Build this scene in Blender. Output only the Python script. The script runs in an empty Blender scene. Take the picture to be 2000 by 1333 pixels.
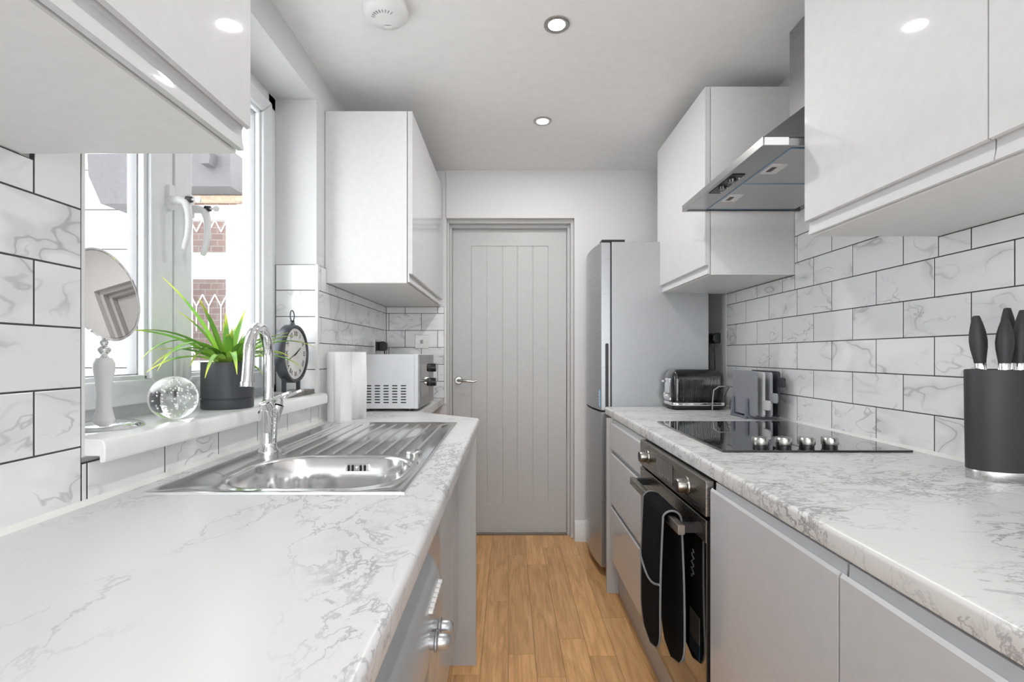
import bpy, bmesh, math, random
from mathutils import Vector, Matrix
random.seed(7)
S = bpy.context.scene
COL = S.collection
R = math.radians

# ------------------------------------------------------------------ camera
cd = bpy.data.cameras.new('camera'); cam = bpy.data.objects.new('camera', cd); COL.objects.link(cam)
cam.location = (0, 0, 1.17); cam.rotation_euler = (R(90), 0, 0)
cd.sensor_width = 36; cd.sensor_fit = 'HORIZONTAL'; cd.lens = 36*955/2000
cd.shift_x = 7/2000; cd.shift_y = 27.5/2000; cd.clip_start = 0.01
S.camera = cam
# ------------------------------------------------------------------ world, exposure
w = bpy.data.worlds.new('overcast_sky'); S.world = w; w.use_nodes = True
w.node_tree.nodes['Background'].inputs[0].default_value = (0.93, 0.97, 1.0, 1)
w.node_tree.nodes['Background'].inputs[1].default_value = 4.0
S.view_settings.view_transform = 'Standard'; S.view_settings.look = 'None'
S.view_settings.gamma = 1; S.view_settings.use_curve_mapping = False
S.view_settings.exposure = 0.42
LAMP_W = 3.9            # each ceiling downlight

# ------------------------------------------------------------------ materials
def nmat(name):
    m = bpy.data.materials.new(name); m.use_nodes = True
    nt = m.node_tree; b = nt.nodes['Principled BSDF']
    return m, nt, b
def N(nt, kind, **kw):
    n = nt.nodes.new(kind)
    for k, v in kw.items():
        if k.startswith('i_'):
            key = k[2:]; key = int(key) if key.isdigit() else key.replace('_', ' ')
            n.inputs[key].default_value = v
        else: setattr(n, k, v)
    return n
def L(nt, a, ao, b, bi): nt.links.new(a.outputs[ao], b.inputs[bi])
def plain(name, col, rough=0.5, metal=0.0, coat=0.0, spec=0.5, var=0.02, vs=40.0, bump=0.0, emit=0):
    """procedural: colour with a faint noise variation, optional fine relief"""
    m, nt, b = nmat(name)
    tc = N(nt, 'ShaderNodeTexCoord'); no = N(nt, 'ShaderNodeTexNoise', i_Scale=vs, i_Detail=3.0)
    L(nt, tc, 'Object', no, 'Vector')
    cr = N(nt, 'ShaderNodeValToRGB')
    cr.color_ramp.elements[0].position = .3; cr.color_ramp.elements[1].position = .7
    cr.color_ramp.elements[0].color = (*[max(0, c*(1-var)) for c in col], 1)
    cr.color_ramp.elements[1].color = (*[min(1, c*(1+var)) for c in col], 1)
    L(nt, no, 'Fac', cr, 'Fac'); L(nt, cr, 'Color', b, 'Base Color')
    b.inputs['Roughness'].default_value = rough; b.inputs['Metallic'].default_value = metal
    b.inputs['Coat Weight'].default_value = coat; b.inputs['Coat Roughness'].default_value = .03
    b.inputs['Specular IOR Level'].default_value = spec
    if bump:
        bp = N(nt, 'ShaderNodeBump', i_Strength=bump, i_Distance=.002); L(nt, no, 'Fac', bp, 'Height'); L(nt, bp, 'Normal', b, 'Normal')
    if emit:
        b.inputs['Emission Color'].default_value = (1, .98, .95, 1); b.inputs['Emission Strength'].default_value = emit
    return m
def brushed(name, col, rough, axis_scale, metal=1.0, bump=.15):
    m, nt, b = nmat(name)
    tc = N(nt, 'ShaderNodeTexCoord'); mp = N(nt, 'ShaderNodeMapping'); mp.inputs['Scale'].default_value = axis_scale
    no = N(nt, 'ShaderNodeTexNoise', i_Scale=1.0, i_Detail=2.0)
    L(nt, tc, 'Object', mp, 'Vector'); L(nt, mp, 'Vector', no, 'Vector')
    mr = N(nt, 'ShaderNodeMapRange', i_3=rough*.75, i_4=rough*1.3); L(nt, no, 'Fac', mr, 0); L(nt, mr, 0, b, 'Roughness')
    b.inputs['Base Color'].default_value = (*col, 1); b.inputs['Metallic'].default_value = metal
    bp = N(nt, 'ShaderNodeBump', i_Strength=bump, i_Distance=.0004); L(nt, no, 'Fac', bp, 'Height'); L(nt, bp, 'Normal', b, 'Normal')
    return m
def ridge(nt, vec, scale, width, detail=6.0, dist=.35, rough=.6):
    no = N(nt, 'ShaderNodeTexNoise', i_Scale=scale, i_Detail=detail, i_Roughness=rough, i_Distortion=dist)
    nt.links.new(vec, no.inputs['Vector'])
    s = N(nt, 'ShaderNodeMath', operation='SUBTRACT', i_1=.5); L(nt, no, 'Fac', s, 0)
    a = N(nt, 'ShaderNodeMath', operation='ABSOLUTE'); L(nt, s, 0, a, 0)
    mr = N(nt, 'ShaderNodeMapRange', i_1=0.0, i_2=width, i_3=1.0, i_4=0.0); mr.interpolation_type = 'SMOOTHSTEP'; L(nt, a, 0, mr, 0)
    return mr
def mask(nt, vec, scale, lo, hi):
    no = N(nt, 'ShaderNodeTexNoise', i_Scale=scale, i_Detail=3.0); nt.links.new(vec, no.inputs['Vector'])
    mr = N(nt, 'ShaderNodeMapRange', i_1=lo, i_2=hi, i_3=0.0, i_4=1.0); mr.interpolation_type = 'SMOOTHSTEP'; L(nt, no, 'Fac', mr, 0)
    return mr
def mul(nt, a, b):
    m = N(nt, 'ShaderNodeMath', operation='MULTIPLY'); L(nt, a, 0, m, 0)
    if isinstance(b, float): m.inputs[1].default_value = b
    else: L(nt, b, 0, m, 1)
    return m
def marble(name, base, vein, layers, rough, rnd, scale=(1, 1, 1), rot=(0, 0, 0), coat=0.0, detail=6.0):
    """layers: (ridge scale, ridge width, mask scale, mask lo, mask hi, amount)"""
    m, nt, b = nmat(name)
    tc = N(nt, 'ShaderNodeTexCoord'); mp = N(nt, 'ShaderNodeMapping')
    mp.inputs['Scale'].default_value = scale; mp.inputs['Rotation'].default_value = rot
    src = tc.outputs['Object']
    if rnd:
        oi = N(nt, 'ShaderNodeObjectInfo'); ml = N(nt, 'ShaderNodeMath', operation='MULTIPLY', i_1=37.0); L(nt, oi, 'Random', ml, 0)
        ad = N(nt, 'ShaderNodeVectorMath', operation='ADD'); nt.links.new(src, ad.inputs[0]); L(nt, ml, 0, ad, 1); src = ad.outputs[0]
    nt.links.new(src, mp.inputs['Vector']); v = mp.outputs['Vector']
    tot = None
    for rs, rw, ms, lo, hi, am in layers:
        x = mul(nt, mul(nt, ridge(nt, v, rs, rw, detail), mask(nt, v, ms, lo, hi)), float(am))
        if tot is None: tot = x
        else:
            a = N(nt, 'ShaderNodeMath', operation='MAXIMUM'); L(nt, tot, 0, a, 0); L(nt, x, 0, a, 1); tot = a
    mx = N(nt, 'ShaderNodeMix', data_type='RGBA'); mx.inputs[6].default_value = (*base, 1); mx.inputs[7].default_value = (*vein, 1)
    L(nt, tot, 0, mx, 0); nt.links.new(mx.outputs[2], b.inputs['Base Color'])
    b.inputs['Roughness'].default_value = rough; b.inputs['Coat Weight'].default_value = coat; b.inputs['Coat Roughness'].default_value = .05
    return m
def wood_floor():
    m, nt, b = nmat('oak_vinyl_plank')
    tc = N(nt, 'ShaderNodeTexCoord'); oi = N(nt, 'ShaderNodeObjectInfo')
    ml = N(nt, 'ShaderNodeMath', operation='MULTIPLY', i_1=23.0); L(nt, oi, 'Random', ml, 0)
    ad = N(nt, 'ShaderNodeVectorMath', operation='ADD'); L(nt, tc, 'Object', ad, 0); L(nt, ml, 0, ad, 1)
    mp = N(nt, 'ShaderNodeMapping'); mp.inputs['Scale'].default_value = (9, 1.1, 9); L(nt, ad, 0, mp, 'Vector')
    g = N(nt, 'ShaderNodeTexNoise', i_Scale=3.0, i_Detail=7.0, i_Roughness=.62, i_Distortion=.9); L(nt, mp, 'Vector', g, 'Vector')
    mp2 = N(nt, 'ShaderNodeMapping'); mp2.inputs['Scale'].default_value = (130, 5, 130); L(nt, ad, 0, mp2, 'Vector')
    f = N(nt, 'ShaderNodeTexNoise', i_Scale=1.0, i_Detail=2.0); L(nt, mp2, 'Vector', f, 'Vector')
    cr = N(nt, 'ShaderNodeValToRGB'); e = cr.color_ramp.elements
    e[0].position = .25; e[0].color = (.52, .27, .105, 1); e[1].position = .75; e[1].color = (.86, .53, .25, 1)
    x = e.new(.5); x.color = (.73, .41, .175, 1)
    L(nt, g, 'Fac', cr, 'Fac')
    hs = N(nt, 'ShaderNodeHueSaturation'); mr = N(nt, 'ShaderNodeMapRange', i_3=.98, i_4=1.22); L(nt, oi, 'Random', mr, 0)
    L(nt, mr, 0, hs, 'Value'); L(nt, cr, 'Color', hs, 'Color')
    mx = N(nt, 'ShaderNodeMix', data_type='RGBA', blend_type='MULTIPLY'); mx.inputs[0].default_value = .35
    c2 = N(nt, 'ShaderNodeValToRGB'); c2.color_ramp.elements[0].position = .35; c2.color_ramp.elements[0].color = (.6, .55, .5, 1); c2.color_ramp.elements[1].position = .6
    L(nt, f, 'Fac', c2, 'Fac'); nt.links.new(hs.outputs[0], mx.inputs[6]); nt.links.new(c2.outputs[0], mx.inputs[7])
    nt.links.new(mx.outputs[2], b.inputs['Base Color']); b.inputs['Roughness'].default_value = .38
    bp = N(nt, 'ShaderNodeBump', i_Strength=.12, i_Distance=.001); L(nt, f, 'Fac', bp, 'Height'); L(nt, bp, 'Normal', b, 'Normal')
    return m
def clear_pane(name, tint=(1, 1, 1)):
    m = bpy.data.materials.new(name); m.use_nodes = True; nt = m.node_tree; nt.nodes.remove(nt.nodes['Principled BSDF'])
    out = nt.nodes['Material Output']; t = N(nt, 'ShaderNodeBsdfTransparent'); t.inputs[0].default_value = (*tint, 1)
    g = N(nt, 'ShaderNodeBsdfGlossy', i_Roughness=.0); lw = N(nt, 'ShaderNodeLayerWeight', i_Blend=.5); pw = N(nt, 'ShaderNodeMath', operation='POWER', i_1=5.0); L(nt, lw, 'Facing', pw, 0)
    fr = N(nt, 'ShaderNodeMath', operation='MULTIPLY_ADD', i_1=.7, i_2=.03); L(nt, pw, 0, fr, 0); mx = N(nt, 'ShaderNodeMixShader')
    L(nt, fr, 0, mx, 0); L(nt, t, 0, mx, 1); L(nt, g, 0, mx, 2); L(nt, mx, 0, out, 'Surface'); return m
def solid_glass(name):
    m, nt, b = nmat(name); b.inputs['Base Color'].default_value = (1, 1, 1, 1); b.inputs['Roughness'].default_value = .0
    b.inputs['Transmission Weight'].default_value = 1; b.inputs['IOR'].default_value = 1.5; return m
def brick_mat():
    m, nt, b = nmat('red_brick'); tc = N(nt, 'ShaderNodeTexCoord'); mp = N(nt, 'ShaderNodeMapping'); mp.inputs['Rotation'].default_value = (R(90), 0, 0)
    br = N(nt, 'ShaderNodeTexBrick', i_Scale=4.4, i_Mortar_Size=.02); br.inputs['Color1'].default_value = (.22, .09, .06, 1); br.inputs['Color2'].default_value = (.30, .15, .10, 1); br.inputs['Mortar'].default_value = (.36, .31, .28, 1)
    L(nt, tc, 'Object', mp, 'Vector'); L(nt, mp, 'Vector', br, 'Vector'); L(nt, br, 'Color', b, 'Base Color'); b.inputs['Roughness'].default_value = .9; return m
def leaf_mat():
    m, nt, b = nmat('green_blade_leaf'); tc = N(nt, 'ShaderNodeTexCoord'); sp = N(nt, 'ShaderNodeSeparateXYZ'); L(nt, tc, 'UV', sp, 0)
    cr = N(nt, 'ShaderNodeValToRGB'); e = cr.color_ramp.elements
    e[0].position = 0; e[0].color = (.48, .62, .12, 1); e[1].position = 1; e[1].color = (.75, .76, .08, 1)
    for p, c in ((.35, (.27, .50, .07)), (.75, (.16, .36, .07))): x = e.new(p); x.color = (*c, 1)
    oi = N(nt, 'ShaderNodeObjectInfo'); hs = N(nt, 'ShaderNodeHueSaturation'); mr = N(nt, 'ShaderNodeMapRange', i_3=.75, i_4=1.7)
    L(nt, sp, 0, cr, 'Fac'); L(nt, oi, 'Random', mr, 0); L(nt, mr, 0, hs, 'Value'); L(nt, cr, 'Color', hs, 'Color'); L(nt, hs, 0, b, 'Base Color')
    b.inputs['Roughness'].default_value = .4; return m
def mesh_filter():
    m, nt, b = nmat('aluminium_filter_mesh'); tc = N(nt, 'ShaderNodeTexCoord')
    wv = N(nt, 'ShaderNodeTexWave', i_Scale=55.0, i_Distortion=.0); wv.bands_direction = 'X'; wv2 = N(nt, 'ShaderNodeTexWave', i_Scale=55.0); wv2.bands_direction = 'Y'
    L(nt, tc, 'Object', wv, 'Vector'); L(nt, tc, 'Object', wv2, 'Vector')
    mx = N(nt, 'ShaderNodeMath', operation='MULTIPLY'); L(nt, wv, 'Fac', mx, 0); L(nt, wv2, 'Fac', mx, 1)
    cr = N(nt, 'ShaderNodeValToRGB'); cr.color_ramp.elements[0].color = (.62, .62, .62, 1); cr.color_ramp.elements[1].color = (.22, .22, .23, 1); L(nt, mx, 0, cr, 'Fac'); L(nt, cr, 'Color', b, 'Base Color')
    b.inputs['Metallic'].default_value = .7; b.inputs['Roughness'].default_value = .4; return m

MT = dict(
 wall=plain('white_wall_paint', (.74, .74, .745), .75, bump=.05, vs=180), ceil=plain('white_ceiling_paint', (.88, .88, .88), .85, vs=20),
 grout=plain('dark_grey_grout', (.065, .065, .07), .9, var=.2, vs=90), sil=plain('white_silicone', (.82, .82, .80), .35),
 gwhite=plain('white_gloss_lacquer', (.66, .66, .67), .5, coat=.9, spec=.2), carc=plain('white_melamine', (.76, .76, .755), .35),
 under=plain('pale_grey_melamine', (.80, .79, .77), .45), ggrey=plain('light_grey_gloss_lacquer', (.56, .565, .58), .5, coat=.9, spec=.2),
 greyp=plain('grey_matt_panel', (.48, .475, .465), .35), chan=plain('grey_channel', (.36, .36, .37), .4), upvc=plain('white_upvc', (.80, .82, .84), .28, coat=.2),
 sill=plain('white_plastic_sill', (.86, .86, .86), .2, coat=.5), steel=brushed('brushed_stainless', (.60, .60, .60), .27, (4, 300, 300)),
 steel_y=brushed('brushed_stainless_long', (.60, .595, .58), .24, (300, 6, 300)), sinkst=brushed('sink_stainless', (.76, .76, .76), .15, (60, 260, 60), bump=.06),
 dsteel=brushed('dark_stainless', (.30, .285, .265), .28, (300, 6, 300)), chrome=plain('polished_chrome', (.86, .86, .87), .04, metal=1, var=0),
 fr_side=plain('silver_painted_steel', (.42, .43, .44), .38, metal=.45), fr_door=brushed('silver_fridge_door', (.44, .45, .465), .3, (5, 5, 220), metal=.75),
 blk=plain('black_plastic', (.012, .012, .013), .35), blkg=plain('gloss_black_plastic', (.008, .008, .009), .08, coat=.6), matb=plain('charcoal_soft_touch', (.032, .032, .034), .5),
 bglass=plain('black_ceramic_glass', (.006, .006, .007), .03, coat=1.0, var=0), oglass=plain('oven_door_glass', (.012, .011, .010), .04, coat=1.0, spec=.9, var=0),
 door=plain('white_door_paint', (.57, .57, .565), .42), skirt=plain('white_gloss_trim', (.80, .80, .79), .3), white=plain('white_plastic', (.82, .82, .82), .35),
 paper=plain('white_paper_towel', (.86, .86, .85), .9, bump=.4, vs=260), mw=plain('white_enamel_case', (.76, .78, .80), .3), mwf=plain('silver_microwave_front', (.22, .22, .225), .14, metal=.6),
 hoodst=brushed('hood_stainless', (.40, .40, .40), .3, (6, 6, 300)), 
 wmst=plain('silver_appliance_plastic', (.52, .53, .54), .28, metal=.35), glass=clear_pane('window_glass'), crystal=solid_glass('clear_crystal'), bub=plain('trapped_air_bubble', (.9, .9, .9), .05, metal=.9, var=0), mirror=plain('mirror_glass', (.86, .84, .82), .01, metal=1, var=0),
 pot=plain('slate_grey_ceramic', (.055, .06, .068), .45, vs=120, var=.08), soil=plain('dark_soil', (.03, .02, .015), .95, var=.5, bump=1), leaf=leaf_mat(),
 clockb=plain('gunmetal_clock_case', (.06, .065, .075), .32, metal=.5), clockf=plain('aged_clock_face', (.72, .71, .69), .5, var=.05, vs=30), ink=plain('black_ink', (.02, .02, .02), .6),
 base=plain('weathered_grey_wood', (.20, .19, .18), .6, var=.3, vs=60), fabric=plain('black_quilted_cotton', (.010, .010, .011), .95, spec=.08, var=.4, vs=300, bump=.5), pipe=plain('grey_piping', (.20, .21, .22), .8),
 board=plain('slate_grey_board', (.24, .25, .275), .45), board2=plain('pale_grey_board', (.58, .59, .59), .45), board3=plain('charcoal_board', (.05, .052, .06), .45), board4=plain('mid_grey_board', (.36, .37, .39), .45),
 stand=plain('translucent_grey_stand', (.17, .18, .22), .3), blue=plain('blue_print', (.03, .22, .50), .5), film=plain('blue_protective_film', (.25, .38, .52), .3), bluep=plain('pale_blue_print', (.25, .5, .72), .5),
 lens=plain('lit_led_lens', (1, 1, 1), .3, emit=14), filt=mesh_filter(), nick=brushed('satin_nickel', (.50, .49, .47), .25, (80, 80, 80)), socket=brushed('steel_faceplate', (.50, .49, .47), .3, (200, 20, 20)),
 clad=plain('white_cladding', (.60, .60, .60), .5), fascia=plain('dark_grey_fascia', (.10, .095, .10), .6, var=.1), gravel=plain('pale_paving', (.70, .69, .67), .9, var=.1), brick=brick_mat(), timber=plain('pale_timber_trim', (.55, .42, .30), .7, var=.2),
 floor=wood_floor(), sub=plain('dark_subfloor', (.07, .045, .025), .8), thr=brushed('dark_threshold', (.25, .2, .15), .4, (10, 200, 10)),
 tile=marble('marble_effect_tile', (.89, .89, .895), (.30, .30, .32), [(4.2, .018, 3.0, .44, .62, .62), (4.2, .10, 3.0, .44, .66, .26), (9, .022, 4.0, .52, .66, .5)], .16, True, scale=(1, .85, 1.6), rot=(R(35), 0, 0), coat=.3, detail=2.5),
 tilex=marble('marble_effect_tile_end', (.89, .89, .895), (.30, .30, .32), [(4.2, .018, 3.0, .44, .62, .62), (4.2, .10, 3.0, .44, .66, .26), (9, .022, 4.0, .52, .66, .5)], .16, True, scale=(.85, 1, 1.6), rot=(0, R(35), 0), coat=.3, detail=2.5),
 top=marble('white_marble_worktop', (.71, .71, .715), (.20, .20, .23), [(6, .013, 3.0, .42, .60, .5), (13, .022, 4.0, .47, .64, .55), (4, .10, 3.0, .46, .68, .12), (26, .045, 5, .54, .67, .7)], .30, False, scale=(1.0, .62, 1), rot=(0, 0, R(-35))),
 top_r=marble('white_marble_worktop_long', (.71, .705, .695), (.17, .165, .18), [(7, .014, 3.0, .34, .54, .7), (14, .022, 4.0, .38, .58, .7), (4, .10, 3.0, .44, .66, .14), (26, .045, 5, .46, .62, .8)], .28, False, scale=(.6, 1.15, 1), rot=(0, 0, R(-18))),
)

# ------------------------------------------------------------------ mesh helpers
W = {}
class MB:
    def __init__(s): s.v = []; s.f = []
    def add(s, vs, fs):
        o = len(s.v); s.v += [Vector(p) for p in vs]; s.f += [[i+o for i in q] for q in fs]; return s
    def box(s, x0, x1, y0, y1, z0, z1):
        return s.add([(x, y, z) for x in (x0, x1) for y in (y0, y1) for z in (z0, z1)], [(0, 1, 3, 2), (4, 6, 7, 5), (0, 4, 5, 1), (2, 3, 7, 6), (0, 2, 6, 4), (1, 5, 7, 3)])
    def prism(s, poly, axis, a, b):
        k = len(poly)
        def P(p, t): return {'x': (t, p[0], p[1]), 'y': (p[0], t, p[1]), 'z': (p[0], p[1], t)}[axis]
        return s.add([P(p, a) for p in poly]+[P(p, b) for p in poly], [list(range(k))[::-1], list(range(k, 2*k))]+[(i, (i+1) % k, k+(i+1) % k, k+i) for i in range(k)])
    def ring(s, loops, cap0=True, cap1=True, closed=True):
        n = len(loops[0]); fs = []
        for j in range(len(loops)-1):
            for i in range(n if closed else n-1): fs.append((j*n+i, j*n+(i+1) % n, (j+1)*n+(i+1) % n, (j+1)*n+i))
        if cap0: fs.append(list(range(n))[::-1])
        if cap1: fs.append([(len(loops)-1)*n+i for i in range(n)])
        return s.add([p for l in loops for p in l], fs)
    def tube(s, pts, r, n=10, cap=True):
        pts = [Vector(p) for p in pts]; rs = r if isinstance(r, (list, tuple)) else [r]*len(pts)
        t = (pts[1]-pts[0]).normalized(); u = t.orthogonal().normalized(); loops = []
        for i, p in enumerate(pts):
            d = (pts[min(i+1, len(pts)-1)]-pts[max(i-1, 0)]).normalized()
            u = (u-d*u.dot(d)).normalized(); vv = d.cross(u)
            loops.append([p+(u*math.cos(2*math.pi*k/n)+vv*math.sin(2*math.pi*k/n))*rs[i] for k in range(n)])
        return s.ring(loops, cap, cap)
    def cyl(s, p0, p1, r0, r1=None, n=24): return s.tube([p0, p1], [r0, r0 if r1 is None else r1], n)
    def lathe(s, prof, c, n=36, axis='z', sx=1, sy=1):
        c = Vector(c); loops = []
        for r, h in prof:
            r = max(r, 1e-5); l = []
            for k in range(n):
                a = 2*math.pi*k/n; x, y = r*math.cos(a)*sx, r*math.sin(a)*sy
                l.append(c+Vector({'z': (x, y, h), 'x': (h, x, y), 'y': (x, h, y)}[axis]))
            loops.append(l)
        return s.ring(loops)
    def sphere(s, c, r, n=24, m=14):
        return s.lathe([(r*math.sin(math.pi*j/m), -r*math.cos(math.pi*j/m)) for j in range(m+1)], c, n)
    def xf(s, M): s.v = [M @ p for p in s.v]; return s
    def build(s, name, mat, parent=None, origin=None, smooth=35, bevel=0, seg=2, label=None, kind=None, cat=None, group=None):
        o0 = Vector(origin) if origin is not None else (W[parent].copy() if parent else None)
        if o0 is None:
            xs = [p.x for p in s.v]; ys = [p.y for p in s.v]; zs = [p.z for p in s.v]
            o0 = Vector(((min(xs)+max(xs))/2, (min(ys)+max(ys))/2, min(zs)))
        me = bpy.data.meshes.new(name); me.from_pydata([p-o0 for p in s.v], [], s.f)
        bm = bmesh.new(); bm.from_mesh(me); bmesh.ops.remove_doubles(bm, verts=bm.verts, dist=1e-5); bmesh.ops.recalc_face_normals(bm, faces=bm.faces); bm.to_mesh(me); bm.free()
        ob = bpy.data.objects.new(name, me); COL.objects.link(ob); me.materials.append(MT[mat])
        if smooth:
            for p in me.polygons: p.use_smooth = True
            me.set_sharp_from_angle(angle=R(smooth))
        if bevel:
            b = ob.modifiers.new('bevel', 'BEVEL'); b.width = bevel; b.segments = seg; b.limit_method = 'ANGLE'; b.angle_limit = R(40); b.harden_normals = True
        if parent: ob.parent = parent; ob.location = o0-W[parent]
        else: ob.location = o0
        W[ob] = o0; tag(ob, label, cat, kind, group); return ob
def tag(o, label=None, cat=None, kind=None, group=None):
    for k, v in (('label', label), ('category', cat), ('kind', kind), ('group', group)):
        if v: o[k] = v
    return o
def thing(name, label, cat, loc, group=None, kind=None):
    o = bpy.data.objects.new(name, None); COL.objects.link(o); o.location = loc; o.empty_display_size = .05
    W[o] = Vector(loc); return tag(o, label, cat, kind, group)
def box(name, mat, parent, x0, x1, y0, y1, z0, z1, **k): return MB().box(x0, x1, y0, y1, z0, z1).build(name, mat, parent, **k)
def rrect(x0, x1, y0, y1, r, n=6):
    p = []
    for cx, cy, a0 in ((x1-r, y1-r, 0), (x0+r, y1-r, 90), (x0+r, y0+r, 180), (x1-r, y0+r, 270)):
        for k in range(n+1):
            a = R(a0+90*k/n); p.append((cx+r*math.cos(a), cy+r*math.sin(a)))
    return p
def text_mb(txt, size):
    c = bpy.data.curves.new('t', 'FONT'); c.body = txt; c.size = size; c.align_x = 'CENTER'; c.align_y = 'CENTER'; c.extrude = .0002
    o = bpy.data.objects.new('t', c); COL.objects.link(o); bpy.context.view_layer.update()
    me = bpy.data.meshes.new_from_object(o.evaluated_get(bpy.context.evaluated_depsgraph_get()))
    m = MB().add([v.co.copy() for v in me.vertices], [list(p.vertices) for p in me.polygons])
    bpy.data.objects.remove(o); bpy.data.curves.remove(c); bpy.data.meshes.remove(me); return m
def cut(ob, boxes):
    """subtract boxes (world MBs) from a mesh object for good"""
    for mb in boxes:
        c = mb.build('cutter', 'wall', smooth=0); md = ob.modifiers.new('cut', 'BOOLEAN'); md.object = c; md.operation = 'DIFFERENCE'; md.solver = 'EXACT'
        bpy.context.view_layer.update()
        me = bpy.data.meshes.new_from_object(ob.evaluated_get(bpy.context.evaluated_depsgraph_get())); old = ob.data; nm = old.name
        ob.modifiers.remove(md); ob.data = me; bpy.data.meshes.remove(old); me.name = nm; W.pop(c); bpy.data.objects.remove(c)

# ------------------------------------------------------------------ room dimensions
XL, XR, YE, YN, ZC = -.769, 1.162, 3.08, -2.1, 2.335
PL, PR = XL-.008, XR+.008            # plaster faces behind the tiles
ZT = .898                            # worktop height
WY0, WY1, WZ0, WZ1 = .885, 1.98, .985, 2.206   # window opening

# floor with separate planks
fl = MB().box(-1.1, 1.5, YN-.2, 3.5, -.12, -.004).build('floor', 'sub', kind='structure', label='wood-effect plank floor running the length of the kitchen', cat='floor')
PW = .1045
ends = {-4: 2.3, -3: 2.6, -2: 2.738, -1: 2.32, 0: 2.86, 1: 2.726, 2: 2.964, 3: 2.85, 4: 2.175, 5: 2.5, -5: 2.8, -6: 2.4, -7: 2.1, -8: 2.6, 6: 2.2}
for c, e in ends.items():
    ys = [YN]+sorted(y for y in (e+.95*k for k in range(-7, 3)) if YN+.05 < y < 3.23)+[3.26]
    for a, b in zip(ys[:-1], ys[1:]):
        x0, x1 = max(c*PW+.0006, PL+.001), (c+1)*PW-.0006
        MB().box(x0, x1, a+.0006, b-.0006, -.004, 0).build('plank', 'floor', fl, origin=((x0+x1)/2, (a+b)/2, 0), smooth=0)
MB().box(PL-.3, PR+.2, YN-.2, 3.5, ZC, ZC+.12).build('ceiling', 'ceil', kind='structure', label='plain white painted ceiling with recessed downlights', cat='ceiling', smooth=0)
wl = MB(); XO = PL-.30
wl.box(XO, PL, YN, WY0, 0, ZC).box(XO, PL, WY1, 3.5, 0, ZC).box(XO, PL, WY0, WY1, 0, WZ0).box(XO, PL, WY0, WY1, WZ1, ZC)
wl = wl.build('wall_left', 'wall', kind='structure', label='white wall with window opening and marble-effect tiles above the sink', cat='wall', smooth=0, origin=(PL, 1, 0))
wr = MB().box(PR, PR+.2, YN, 3.5, 0, ZC).build('wall_right', 'wall', kind='structure', label='white wall with marble-effect brick tiles behind the hob', cat='wall', smooth=0, origin=(PR, 1, 0))
DX0, DX1, DZ = -.392, .416, 2.034
we = MB().box(PL, DX0, YE+.008, 3.26, 0, ZC).box(DX1, PR, YE, 3.26, 0, ZC).box(DX0, DX1, YE, 3.26, DZ, ZC).build('wall_far', 'wall', kind='structure', label='white end wall around the white panelled door', cat='wall', smooth=0, origin=(0, YE, 0))
wn = MB().box(PL, -.70, YN-.15, YN, 0, ZC).box(1.1, PR, YN-.15, YN, 0, ZC).box(-.70, 1.1, YN-.15, YN, 2.2, ZC)  # unseen near wall; its wide opening is added to let sky light in
wn.build('wall_near', 'wall', kind='structure', label='white wall behind the viewpoint with a wide opening added to let in sky light', cat='wall', smooth=0, origin=(0, YN, 0))

# tiles ------------------------------------------------------------
G = .0016
tile_cache = {}
def tiles(wall, axis, face, back, regions, z0, ph, nrows, j_even, j_odd, pitch, mat):
    """axis: face plane normal axis; regions: (a0, a1, zlo, zhi) along the wall"""
    for a0, a1, zl, zh in regions:
        gm = MB(); t0, t1 = min(back, face), max(back, face); gf = face+(.0008 if back > face else -.0008)
        g0, g1 = min(back, gf), max(back, gf)
        gm = gm.box(g0, g1, a0, a1, zl, zh) if axis == 'x' else gm.box(a0, a1, g0, g1, zl, zh)
        gm.build('grout', 'grout', wall, smooth=0)
        for k in range(nrows):
            za, zb = max(z0+k*ph, zl), min(z0+(k+1)*ph, zh)
            if zb-za < .012: continue
            j = j_even if k % 2 == 0 else j_odd
            s0 = math.floor((a0-j)/pitch)
            for q in range(s0, s0+60):
                ya, yb = max(j+q*pitch, a0), min(j+(q+1)*pitch, a1)
                if ya >= a1: break
                if yb-ya < .012: continue
                w_, h_ = round(yb-ya-2*G, 4), round(zb-za-2*G, 4)
                cen = Vector((face, (ya+yb)/2, (za+zb)/2)) if axis == 'x' else Vector(((ya+yb)/2, face, (za+zb)/2))
                key = (axis, mat, back > face, w_, h_)
                if key in tile_cache:
                    o = bpy.data.objects.new('tile', tile_cache[key]); COL.objects.link(o); o.parent = wall; o.location = cen-W[wall]; W[o] = cen
                else:
                    d = .0012; sg = 1 if back > face else -1; th = abs(back-face)
                    l0 = [(-w_/2+d, -h_/2+d), (w_/2-d, -h_/2+d), (w_/2-d, h_/2-d), (-w_/2+d, h_/2-d)]; l1 = [(-w_/2, -h_/2), (w_/2, -h_/2), (w_/2, h_/2), (-w_/2, h_/2)]
                    f3 = (lambda p, t: cen+Vector((t*sg, p[0], p[1]))) if axis == 'x' else (lambda p, t: cen+Vector((p[0], t*sg, p[1])))
                    o = MB().ring([[f3(p, 0) for p in l0], [f3(p, .0006) for p in l1], [f3(p, th) for p in l1]]).build('tile', mat, wall, origin=cen, smooth=0)
                    tile_cache[key] = o.data
PHL = .1068
tiles(wl, 'x', XL, PL, [(-.9, WY0-.004, ZT, ZT+5*PHL), (-.9, .793, ZT+5*PHL, 1.487), (.793, WY0-.004, ZT+5*PHL, 1.75), (WY0-.004, WY1+.004, ZT, .974), (WY1+.004, YE, ZT, ZT+5*PHL), (WY1+.004, 2.066, ZT+5*PHL, 1.535), (2.066, YE, ZT+5*PHL, 1.474)], ZT, PHL, 8, .893, .793, .2025, 'tile')
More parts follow.
